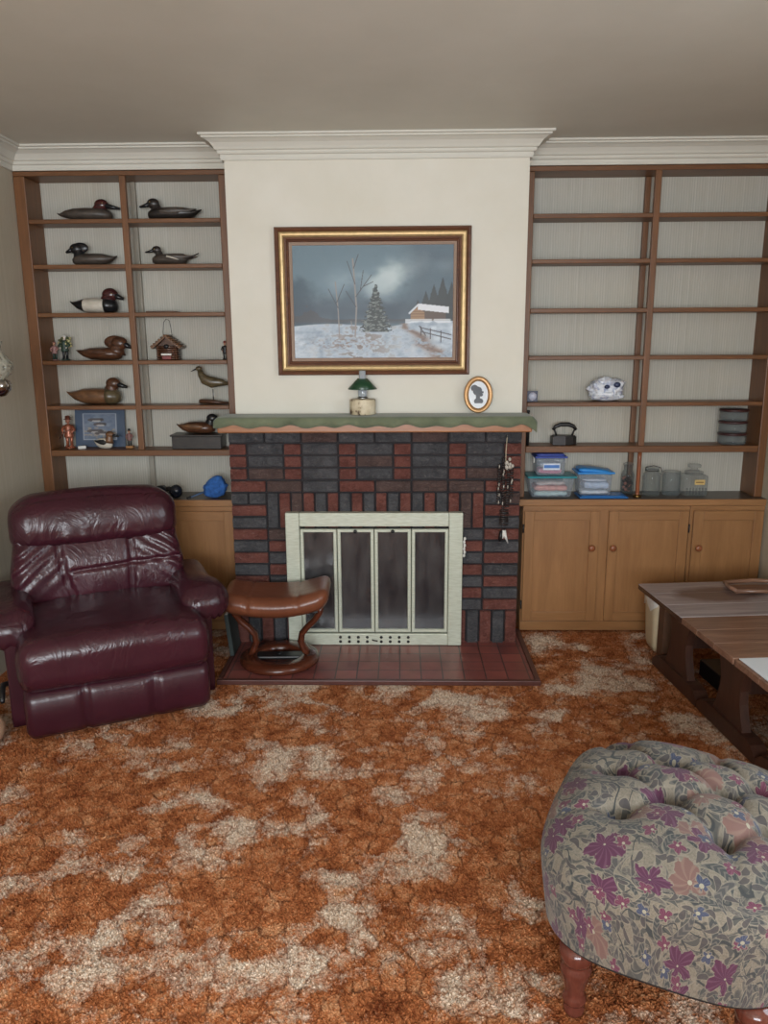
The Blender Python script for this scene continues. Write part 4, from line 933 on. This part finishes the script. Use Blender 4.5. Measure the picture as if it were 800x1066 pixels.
# base body and side panels
w = MB(); w.rbox((0, .44, .125), (.345, .34, .095), (.02, .02, .02), 6); w.build('base_frame', M['burgs'], rc)
for sx in (-1, 1):
    w = MB(); w.rbox((sx*.366, .455, .225), (.040, .31, .215), (.012, .014, .018), 10, lambda q, p: (q.x+.004*nz(q, 7), q.y, q.z)); w.build('side_panel', M['burgs'], rc)
    def armf(q, p, sx=sx):
        y = q.y                                   # -.28 (front) .. .28 (back)
        front = sst1((-y+.02)/.28)
        x = q.x*(1+.18*front)+.010*front*sx
        z = q.z*(1+.10*front)-.030*max(0, (-y-.12)/.16)**1.5
        if y < -.18 and q.z < 0: z -= .014*((-y-.18)/.1)
        z += .006*nz(q, 14)+.010*nz(q, 6, 3)
        # gathers under the front
        g = max(0, (-y-.16)/.12); z += .005*g*math.sin(p.x*16)*(1 if q.z < 0.01 else .3)
        return (x, y, z)
    def sst1(a): a = max(0, min(1, a)); return a*a*(3-2*a)
    w = MB(); w.rbox((sx*.378, .42, .424), (.090, .28, .058), (.075, .07, .054), 30, armf); w.build('armrest', M['burg'], rc)
# seat cushion, one long roll to the front
def seatf(q, p):
    y = q.y; z = q.z
    fr = max(0, (-y-.20)/.16)
    z += .022*(1-p.x**2)*(1 if q.z > 0 else .0)
    z += -.010*max(0, y/.36)
    if y < -.1 and abs(q.x) > .28: pass
    z += .004*nz(q, 9)+.003*nz(q, 20)
    return (q.x*(1+.00*fr), y-.012*(1-p.x**2)*(p.y < -.9), z)
w = MB(); w.rbox((0, .315, .296), (.366, .345, .104), (.05, .085, .080), 30, seatf); w.build('seat_cushion', M['burg'], rc)
# footrest with two vertical seams
def footf(q, p):
    x = q.x; g = 0
    for s0 in (-.135, .125): g += math.exp(-((x-s0)/.010)**2)
    y = q.y
    if q.y < 0: y += .016*g; y -= .022*(1-(abs(p.z))**2)*(1-g*.5)
    return (x, y, q.z+.003*nz(q, 10)-.01*(x/.34)**2*0)
w = MB(); w.rbox((0, .055, .115), (.352, .055, .108), (.03, .04, .05), 44, footf); w.build('footrest', M['burgs'], rc)
# back: local frame leaning backwards
lean = .20
def backmap(q, zc):            # q in back-local (x, depth, height) -> chair local
    return (q[0], .60+q[1]+(q[2])*math.sin(lean), .40+(q[2])*math.cos(lean))
def backf(q, p):
    x, y, z = q.x, q.y, q.z+.14
    g = 0
    if y < 0:
        k = z/.30
        for s0 in (-.118-.06*k, .118+.02*k): g += math.exp(-((x-s0)/.008)**2)
        g2 = math.exp(-((z-.135)/.008)**2)*(abs(x) < .115) if 0 else math.exp(-((z-.13-.05*x)/.008)**2)*(1 if abs(x) > -.1 and x > -.118 else 0)*.6
        y += .020*min(1, g+g2)
        y -= .030*math.sin(min(1, max(0, (z+.02)/.32))*PI)*(1-.3*g)
        y -= .02*max(0, (abs(x)-.2)/.14)*(1 if z > .0 else 0)        # side wings come forward
        # creases running down from the gathered seam towards the arms
        fx = max(0, abs(x)-.10)/.25
        y += .009*fx*math.sin((z*1.0+abs(x)*.9)*95+2*nz((x, 0, z), 9))*max(0, min(1, (z-.02)/.1))
    y += .004*nz((x, y, z), 8)
    x *= 1+.07*math.exp(-((z-.10)/.10)**2)
    return backmap((x, y, z), 0)
w = MB(); w.rbox((0, 0, 0), (.345, .085, .180), (.06, .07, .06), 48, backf); w.build('backrest', M['burg'], rc)
def headf(q, p):
    x, y, z = q.x, q.y, q.z
    z2 = z*1.0+.334
    top = max(0, z/.12)
    x *= 1-.09*max(0, z/.12)**2.5
    z2 += .022*(1-(q.x/.34)**2)*(top > 0)*min(1, top)-.004*(1-(q.x/.34)**2)
    if y < 0:
        y -= .030*(1-abs(p.z)**2)
        lowm = max(0, min(1, (-z+.03)/.12))
        y += .012*lowm*abs(math.sin(q.x*46+2.2*nz((x, 0, z), 7)))**.7*(1.0)*(lowm*(1.15-lowm)*2)
        y += .005*lowm*nz((x*1.5, 0, z*.6), 40)
    y += .004*nz((x, y, z), 9)
    return backmap((x, y-.015, z2), 0)
w = MB(); w.rbox((0, 0, 0), (.356, .090, .120), (.085, .080, .075), 48, headf); w.build('head_cushion', M['burg'], rc)
w = MB(); w.rbox((0, 0, 0), (.30, .03, .27), (.03, .028, .05), 8, lambda q, p: backmap((q.x, q.y+.085, q.z+.16), 0)); w.build('back_shell', M['burgs'], rc)
w = MB(); w.tube([(-.402, .26, .16), (-.425, .24, .165), (-.430, .20, .15), (-.430, .15, .13)], [.010, .011, .012, .009], 10); w.build('lever', M['black'], rc)
for sx in (-1, 1):
    for sy in (.16, .72): MB().lathe([(.02, 0), (.02, .032)], (sx*.30, sy, 0), 12).build('foot', M['black'], rc)

# ------------------------------------------------------------------ footstool of brown leather on bentwood base
M['tanl'] = leather('brown_leather', (100, 55, 36), (126, 74, 50), .3, .08, 5)
M['bent'] = wood('bentwood', (62, 30, 20), (98, 50, 32), 'X', .22)
fs_ = thing('footstool', 'brown leather footstool on curved dark wood legs and round base', 'footstool', (-.575, 3.45, .0145), math.radians(2))
def stf(q, p):
    x, y, z = q.x, q.y, q.z
    z += .052*(abs(x)/.25)**2.2*(1 if x > 0 else .62)+.0
    g = math.exp(-((x-.105)/.006)**2)+math.exp(-((x+.125)/.006)**2)
    z -= .007*g*(q.z > -.02); y += .006*g*(1 if y < 0 else -1)
    y *= 1-.12*(abs(x)/.25)**2
    return (x, y, z-.015*(y/.17)*0)
w = MB(); w.rbox((0, 0, .305), (.245, .165, .048), (.045, .060, .044), 40, stf); w.build('seat_cushion', M['tanl'], fs_)
for s in (-1, 1):
    w = MB(); P = []
    for t_, (x, z) in enumerate(((.205, .290), (.200, .255), (.175, .215), (.140, .180), (.112, .145), (.105, .105), (.120, .065), (.135, .045))): P.append((s*x, -.035+.01*t_*.4, z))
    w.tube(P, [.016, .016, .015, .0145, .015, .017, .019, .018], 12, sq=1.7, side=(0, 1, 0)); w.build('curved_leg', M['bent'], fs_)
w = MB(); vs = []; prof2 = [(.100, .006), (.100, .030), (.112, .036), (.170, .036), (.186, .026), (.188, .008), (.180, .0005), (.110, .0005), (.100, .006)]
w.lathe(prof2, n=48, cap=False); w.build('ring_base', M['bent'], fs_)
w = MB(); w.bbox(-.15, .15, -.035, .035, .018, .034, .006); w.tube([(0, 0, .034), (0, 0, .040)], .012, 12); w.build('cross_bar', M['black'], fs_)
w = MB(); w.bbox(-.20, .20, -.05, .05, .252, .262, .004); w.build('seat_plate', M['black'], fs_)

# dark folder pile between recliner and bricks
mg = thing('leaning_folder', 'dark grey-green flat folder standing upright between recliner and brick fireplace', 'folder', (-.815, 3.60, .0125), .0)
mg.rotation_euler = (0, -.10, 0)
MB().bbox(-.010, .010, -.10, .06, 0.002, .21, .002).build('cover', simple('grey_green_card', (58, 66, 64), .6), mg)
MB().bbox(-.007, .007, -.097, .057, .212, .214, .0005).build('pages', M['white'], mg)

# peach pouffe just entering at left edge
pf = thing('round_footrest', 'pale peach rounded cushion just entering at the left edge beside the recliner', 'cushion', (-1.625, 2.67, 0))
MB().lathe([(.06, .0), (.088, .008), (.105, .035), (.108, .065), (.095, .095), (.06, .112), (.012, .116)], n=32).build('cushion_body', simple('peach_fabric', (176, 140, 112), .8, 0, .08, 60, .3), pf)
MB().lathe([(.012, .116), (.012, .120), (.003, .122)], n=16).build('button', simple('peach_button', (150, 116, 92), .7), pf)

# ------------------------------------------------------------------ low trestle tables in a row at the right
M['tabtop'] = wood('worn_table_top', (96, 68, 56), (150, 112, 90), 'X', .24, .7, .15)

def greytop():
    t = NT('sheen_grey_worn_top'); v0 = t.coord(); v = t.mapv(v0, (.84, 9.8, 9.8))
    n = t.noise(v, 2.2, 6, .62, 1.2); c = t.ramp(n, [(.3, lin((128, 116, 116))), (.7, lin((164, 152, 152)))])  # pale grey is window sheen put into the colour of the worn top
    q = t.vm('MULTIPLY', t.vm('SUBTRACT', v0, (.30, .045, 0)), (4.2, 8.5, 0)); d = t.m('ADD', t.vm('LENGTH', q), t.m('MULTIPLY', t.m('SUBTRACT', t.noise(v0, 9, 4), .5), .6))
    c = t.mix(t.ramp(d, [(.65, .85), (1.1, 0.)]), c, lin((92, 70, 62)))
    e = t.sep(v0); c = t.mix(t.m('LESS_THAN', e[2], .3965), c, lin((64, 42, 34)))
    t.bump(n, .15, .003)
    return t.out(c, .22, 0)
M['tabgrey'] = greytop()
M['tableg'] = wood('dark_table_wood', (50, 31, 25), (80, 50, 38), 'Z', .4, .8)
TH = .40
def trestle(label, x, y, topm, W=.70, ya=-.224, yb=.224):
    g = thing('trestle_table', label, 'table', (x, y, 0), math.radians(5.1), 'row of low trestle tables')
    w = MB(); n = 3; d = (yb-ya)/n
    for i in range(n): w.bbox(0, W, ya+i*d+.0006, ya+(i+1)*d-.0006, TH-.026, TH, .003)
    w.build('table_top', topm, g)
    for i, xx in enumerate((.105, W-.13)):
        pts = [(-.115, .066), (.115, .066), (.098, .10), (.078, .16), (.072, .21), (.084, .26), (.110, .32), (.122, TH-.054), (.122, TH-.027), (-.122, TH-.027), (-.122, TH-.054), (-.110, .32), (-.084, .26), (-.072, .21), (-.078, .16), (-.098, .10)]
        w = MB(); w.prism(pts, xx, xx+.034, plane='YZ'); w.build('leg', M['tableg'], g)
        w = MB(); w.prism([(-.224, .001), (.224, .001), (.224, .030), (.19, .058), (.15, .0655), (-.15, .0655), (-.19, .058), (-.224, .030)], xx-.012, xx+.046, plane='YZ'); w.build('sled_foot', M['tableg'], g)
    MB().bbox(.140, W-.131, -.016, .016, .17, .225, .003).build('stretcher', M['tableg'], g)
    for s in (-1, 1): MB().bbox(.06, W-.06, s*.16-.011, s*.16+.011, TH-.058, TH-.0265, .002).build('apron', M['tableg'], g)
    return g
trestle('low dark trestle table with worn top greyed by painted sheen, farthest of the row', 1.122, 3.225, M['tabgrey'])
trestle('low dark trestle table with reddish plank top, middle of the row', 1.162, 2.773, M['tabtop'], .66, -.188, .224)
trestle('low dark trestle table carrying white paper, nearest of the row', 1.203, 2.321, M['tabtop'], .62, -.224, .258)
w = MB(); w.bbox(0.012, .34, -.19, .25, 0, .004, .001); o = w.build('paper_sheet', simple('white_paper', (214, 218, 222), .45, 0, .02, 5, 0)); tag(o, 'white paper sheet lying on the nearest low table', 'paper'); o.location = (1.203, 2.321, TH+.0012); o.rotation_euler = (0, 0, math.radians(5.1))
tr_ = thing('serving_tray', 'shallow reddish wooden tray with rounded rim at the back of the farthest low table', 'tray', (1.62, 3.36, TH+.0012), math.radians(3))
w = MB(); w.bbox(-.135, .135, -.055, .055, 0, .005, .001); w.build('tray_bottom', M['tabtop'], tr_)
w = MB(); P = [(-.135, -.06, .014), (-.145, 0, .016), (-.135, .06, .016), (0, .064, .022), (.135, .06, .016), (.145, 0, .016), (.135, -.06, .014), (0, -.064, .012), (-.135, -.06, .014)]
w.tube(P, .0095, 8); w.build('rim', M['tabtop'], tr_)
bi = thing('waste_bin', 'cream waste bin with crumpled white plastic liner beyond the low tables', 'bin', (1.318, 3.645, 0))
MB().rbox((0, 0, .142), (.095, .085, .141), (.03, .03, .02), 8, lambda q, p: (q.x*(.84+.16*(q.z/.28+.5)), q.y*(.84+.16*(q.z/.28+.5)), q.z)).build('bin_body', simple('cream_plastic', (196, 180, 150), .45, 0, .04), bi)
def linf(u, v):
    a = 2*PI*u; q = 1+.03*math.sin(a*9+v*4); c, s_ = math.cos(a), math.sin(a); k = 1/max(abs(c), abs(s_))**.75
    r = (.101, .106, .094)[min(2, int(v*2.99))]
    return (c*k*r*q*.96, s_*k*.086*r/.1*q, (.225+.02*math.sin(a*5), .285, .302+.008*math.sin(a*7))[min(2, int(v*2.99))])
w = MB(); w.grid(linf, 48, 2, closeu=True); w.build('bin_liner', simple('liner_plastic', (214, 212, 206), .35, 0, .08, 40, .5), bi)
bxx = thing('cardboard_box', 'small plain brown cardboard box standing in front of the cream waste bin', 'box', (1.300, 3.524, 0), .0)
MB().bbox(-.055, .055, -.045, .030, .001, .26, .002).build('box_body', simple('brown_card', (96, 66, 46), .8), bxx)
flapm = simple('brown_card_flap', (112, 78, 54), .8)
MB().bbox(-.054, -.001, -.045, .030, .2605, .263, .001).build('flap', flapm, bxx); MB().bbox(.001, .054, -.045, .030, .2605, .263, .001).build('flap', flapm, bxx)
dv = thing('black_device', 'flat black electronic box on the carpet under the far low table', 'device', (1.47, 3.225, 0), .09)
MB().bbox(-.10, .08, -.10, .10, .010, .085, .004).build('casing', M['black'], dv)
w = MB(); w.bbox(-.09, .07, -.103, -.1005, .045, .056, .001); w.build('silver_trim', M['steel'], dv)
for a in (-.08, .06):
    for b in (-.07, .07): MB().lathe([(.012, 0.001), (.012, .0098)], (a, b, 0), 10).build('rubber_foot', M['blackmetal'], dv)

# ------------------------------------------------------------------ tufted ottoman in floral tapestry
def floral():
    t = NT('floral_tapestry'); uv = t.new('ShaderNodeUVMap', uv_map='cloth').outputs[0]
    wob = t.vm('MULTIPLY', t.vm('SUBTRACT', t.noise(uv, 9, 2, .5, 0, True), (.5, .5, .5)), (.10, .10, 0))
    p = t.vm('ADD', uv, wob)
    # scrolling foliage: layers of curved leaves and stems
    base = t.ramp(t.noise(uv, 200, 3, .7), [(.3, lin((100, 93, 82))), (.7, lin((132, 123, 109)))])
    def leaves(c, scale, off, col, a=.42, b=.13, curl=.9, vein=True, op=.9):
        q = t.vm('MULTIPLY', t.vm('ADD', t.vm('ADD', uv, t.vm('MULTIPLY', wob, (.4, .4, 0))), off), (scale, scale, 0))
        v = t.vor(q, 1, 'F1', None, '2D', .9); d = t.vm('SUBTRACT', q, v.outputs['Position']); k = t.sep(v.outputs['Color'])
        r = t.new('ShaderNodeVectorRotate', rotation_type='Z_AXIS'); t.put(r.inputs['Vector'], d); t.put(r.inputs['Angle'], t.m('MULTIPLY', k[0], 6.28)); s = t.sep(r.outputs[0])
        yy = t.m('SUBTRACT', s[1], t.m('MULTIPLY', t.m('MULTIPLY', s[0], s[0]), curl))
        taper = t.m('MULTIPLY', t.m('ADD', .62, t.m('MULTIPLY', s[0], .9)), b)
        f = t.m('SUBTRACT', t.m('SUBTRACT', 1.0, t.m('POWER', t.m('ABSOLUTE', t.m('DIVIDE', s[0], a)), 2.0)), t.m('POWER', t.m('ABSOLUTE', t.m('DIVIDE', yy, taper)), 2.0))
        m_ = t.ramp(f, [(0, 0.), (.06, 1.)])
        rimm = t.ramp(t.m('ADD', f, .55), [(0, 0.), (.06, 1.)])
        c = t.mix(t.m('MULTIPLY', rimm, .6), c, lin((130, 122, 108)))
        c = t.mix(t.m('MULTIPLY', m_, op), c, lin(col))
        if vein: c = t.mix(t.m('MULTIPLY', m_, t.m('MULTIPLY', t.m('GREATER_THAN', t.m('SINE', t.m('MULTIPLY', t.m('ADD', t.m('ABSOLUTE', yy), s[0]), 46)), .35), .5)), c, lin((116, 110, 100)))
        return c
    def stems(c, scale, off, col, wd=.018):
        n = t.noise(t.vm('ADD', uv, off), scale, 1, .5, .4)
        f = t.m('ABSOLUTE', t.m('SUBTRACT', t.m('FRACT', t.m('MULTIPLY', n, 5)), .5))
        return t.mix(t.ramp(f, [(wd, 1.), (wd*2.2, 0.)]), c, lin(col))
    c = stems(base, 9, (4, 1, 0), (78, 76, 72), .05)
    c = leaves(c, 21, (5.1, .3, 0), (70, 70, 68), .40, .20, 1.2, False)
    c = leaves(c, 16, (1.7, 4.3, 0), (84, 80, 76), .46, .17, -1.4)
    c = stems(c, 12, (1, 6, 0), (58, 60, 60), .04)
    c = leaves(c, 11, (.3, 1.9, 0), (56, 60, 62), .46, .16, 1.1)
    c = leaves(c, 9, (3.3, 2.9, 0), (68, 67, 68), .44, .12, -1.3)
    c = leaves(c, 24, (8.3, 5.9, 0), (60, 56, 60), .36, .22, .8, False, .8)
    def flowers(c, scale, off, n, R, col, col2, lo, hi, inner=.2):
        q = t.vm('MULTIPLY', t.vm('ADD', uv, off), (scale, scale, 0))
        v = t.vor(q, 1, 'F1', None, '2D', .75)
        d = t.vm('SUBTRACT', q, v.outputs['Position']); s = t.sep(d); rr = t.vm('LENGTH', d); k = t.sep(v.outputs['Color'])
        an = t.m('ADD', t.m('ARCTAN2', s[1], s[0]), t.m('MULTIPLY', k[1], 6.28))
        pet = t.m('ADD', .45, t.m('MULTIPLY', t.m('ABSOLUTE', t.m('COSINE', t.m('MULTIPLY', an, n/2))), .55))
        jag = t.m('ADD', t.m('MULTIPLY', t.m('SUBTRACT', t.noise(uv, 75, 2), .5), .34), t.m('MULTIPLY', t.m('SINE', t.m('ADD', an, t.m('MULTIPLY', k[2], 9))), .10))
        edge = t.m('SUBTRACT', t.m('MULTIPLY', pet, R), t.m('ADD', rr, jag))
        mask = t.ramp(edge, [(0, 0.), (.02, 1.)])
        pick = t.m('MULTIPLY', t.m('GREATER_THAN', k[0], lo), t.m('LESS_THAN', k[0], hi))
        lines = t.ramp(t.m('ABSOLUTE', t.m('SINE', t.m('MULTIPLY', rr, 26))), [(.25, .0), (.5, 1.)])
        cc = t.mix(t.m('MULTIPLY', t.ramp(t.m('ABSOLUTE', t.m('SINE', t.m('ADD', t.m('MULTIPLY', an, n*1.5), t.m('MULTIPLY', rr, 5)))), [(.25, .0), (.6, 1.)]), .8), col2, col)
        cc = t.mix(t.m('LESS_THAN', rr, R*inner), cc, lin((150, 144, 126)))
        rim = t.m('MULTIPLY', t.ramp(t.m('ADD', edge, .05), [(0, 0.), (.02, 1.)]), pick)
        c = t.mix(t.m('MULTIPLY', rim, .6), c, lin((134, 126, 112)))
        return t.mix(t.m('MULTIPLY', mask, pick), c, cc)
    c = flowers(c, 9, (1.3, .4, 0), 3, .40, lin((110, 82, 76)), lin((122, 98, 88)), .0, .26, .10)
    c = flowers(c, 9.5, (.2, 2.3, 0), 5, .40, lin((78, 40, 62)), lin((96, 62, 80)), .60, 1.0, .06)
    c = flowers(c, 19, (2.2, 1.3, 0), 5, .32, lin((92, 48, 64)), lin((112, 68, 84)), .0, .28, .2)
    c = flowers(c, 19, (.7, 3.1, 0), 5, .30, lin((58, 62, 80)), lin((80, 84, 100)), .80, 1.0, .30)
    wv = t.noise(uv, 420, 2, .6)
    t.bump(wv, .35, .003)
    return t.out(c, .85, 0, Specular_IOR_Level=.25, Sheen_Weight=.15)
om = thing('tufted_ottoman', 'large button-tufted ottoman in floral tapestry with turned reddish legs, in the foreground', 'ottoman', (.662, 1.655, 0), math.radians(-25))
AX, AY = .294, .338
btn = [(-.120, -.118), (.105, -.125), (-.020, -.028), (.200, -.030), (-.158, .058), (.098, .062), (-.042, .145), (.180, .140), (-.172, .215), (.062, .228), (-.235, -.02)][:10]
edgs = [(0, 2), (1, 2), (1, 3), (2, 4), (2, 5), (3, 5), (4, 6), (5, 6), (5, 7), (6, 8), (6, 9), (7, 9)]
def segd(x, y, a, b):
    dx, dy = b[0]-a[0], b[1]-a[1]; q = max(0, min(1, ((x-a[0])*dx+(y-a[1])*dy)/(dx*dx+dy*dy))); return math.hypot(x-a[0]-q*dx, y-a[1]-q*dy)
outer = [((-.120, -.118), (-.30, -.16)), ((-.158, .058), (-.30, .07)), ((-.172, .215), (-.28, .30)), ((.062, .228), (.08, .34)), ((.105, -.125), (.16, -.36)), ((-.172, .215), (-.13, .34)), ((.18, .14), (.29, .17)), ((.200, -.03), (.29, -.05))]
def topz(x, y):
    rr = ((abs(x)/AX)**2.6+(abs(y)/AY)**2.6)**(1/2.6)
    z = .044*(1-rr**2.2)
    for bx2, by in btn: d = math.hypot(x-bx2, y-by); z -= .042*math.exp(-(d/.026)**2)+.024*math.exp(-(d/.062)**2)
    for i, j in edgs: z -= .017*math.exp(-(segd(x, y, btn[i], btn[j])/.014)**2)
    for a, b in outer: z -= .015*math.exp(-(segd(x, y, a, b)/.012)**2)*max(0, 1-math.hypot(x-a[0], y-a[1])/.17)
    return z
NU, NV = 260, 150
vs = []; uvs = []
for j in range(NV+1):
    v = j/NV
    for i in range(NU):
        a = 2*PI*i/NU; c_, s_ = math.cos(a), math.sin(a)
        k = 1/((abs(c_))**3.4+(abs(s_))**3.4)**(1/3.4)
        if v < .72:                                  # top, centre to rim
            q = v/.72*.88; x = AX*k*c_*q; y = AY*k*s_*q; z = .437+topz(x, y)-.050*(q**5); s_arc = q
        else:
            w_ = (v-.72)/.28; ph = w_*PI
            # rolled side: out over the top edge, down, and back in at the rim
            zz = .437-.050*.88**5; 
            q = .88+.12*math.sin(min(1, w_*1.9)*PI/2)**.9-.055*max(0, (w_-.42)/.58)**1.5
            x = AX*k*c_*q; y = AY*k*s_*q
            zt0 = zz+topz(AX*k*c_*.88, AY*k*s_*.88)
            z = zt0-(zt0-.195)*(w_**1.55); s_arc = .88+w_*.72
            z += 0
        vs.append((x, y, z)); uvs.append((AX*c_*k*s_arc, AY*s_*k*s_arc))
fs = [(j*NU+i, j*NU+(i+1) % NU, (j+1)*NU+(i+1) % NU, (j+1)*NU+i) for j in range(NV) for i in range(NU)]
w = MB(); w.add(vs, fs); up_ = w.build('upholstery', floral(), om, fix=False)
bm = bmesh.new(); bm.from_mesh(up_.data); bmesh.ops.recalc_face_normals(bm, faces=bm.faces[:])
if bm.faces[5].normal.z < 0: bmesh.ops.reverse_faces(bm, faces=bm.faces[:])
bm.to_mesh(up_.data); bm.free()
ul = up_.data.uv_layers.new(name='cloth')
vi = np.empty(len(up_.data.loops), dtype=np.int32); up_.data.loops.foreach_get('vertex_index', vi)
ul.data.foreach_set('uv', np.array(uvs, dtype=np.float32)[vi].reshape(-1))
btm = up_.data.materials[0]
for bx2, by in btn:
    w = MB(); w.ell((bx2, by, .437+topz(bx2, by)-.002), (.0085, .0085, .006), 0, 12, 8); w.build('tuft_button', simple('button_fabric', (92, 82, 80), .8) if 'button_fabric' not in bpy.data.materials else bpy.data.materials['button_fabric'], om)
w = MB(); n = 64
w.lathe([(1, .186), (1, .200)], n=n); w.v = [((AX*.93)*x/((abs(x))**3.4+(abs(y))**3.4)**(1/3.4), (AY*.93)*y/((abs(x))**3.4+(abs(y))**3.4)**(1/3.4), z) for x, y, z in w.v]
w.build('base_board', simple('dark_lining', (40, 36, 34), .8), om)
M['leg'] = wood('red_mahogany', (74, 36, 28), (108, 58, 46), 'Z', .14)
for lx, ly in ((-.172, -.262), (.190, -.262), (-.172, .25), (.190, .25)):
    MB().lathe([(.014, .0015), (.021, .004), (.024, .012), (.024, .024), (.019, .030), (.026, .036), (.028, .044), (.026, .052), (.022, .058), (.024, .075), (.030, .100), (.035, .118), (.036, .128), (.030, .134), (.030, .140), (.037, .146), (.039, .160), (.038, .185)], (lx, ly, 0), 32).build('leg', M['leg'], om)
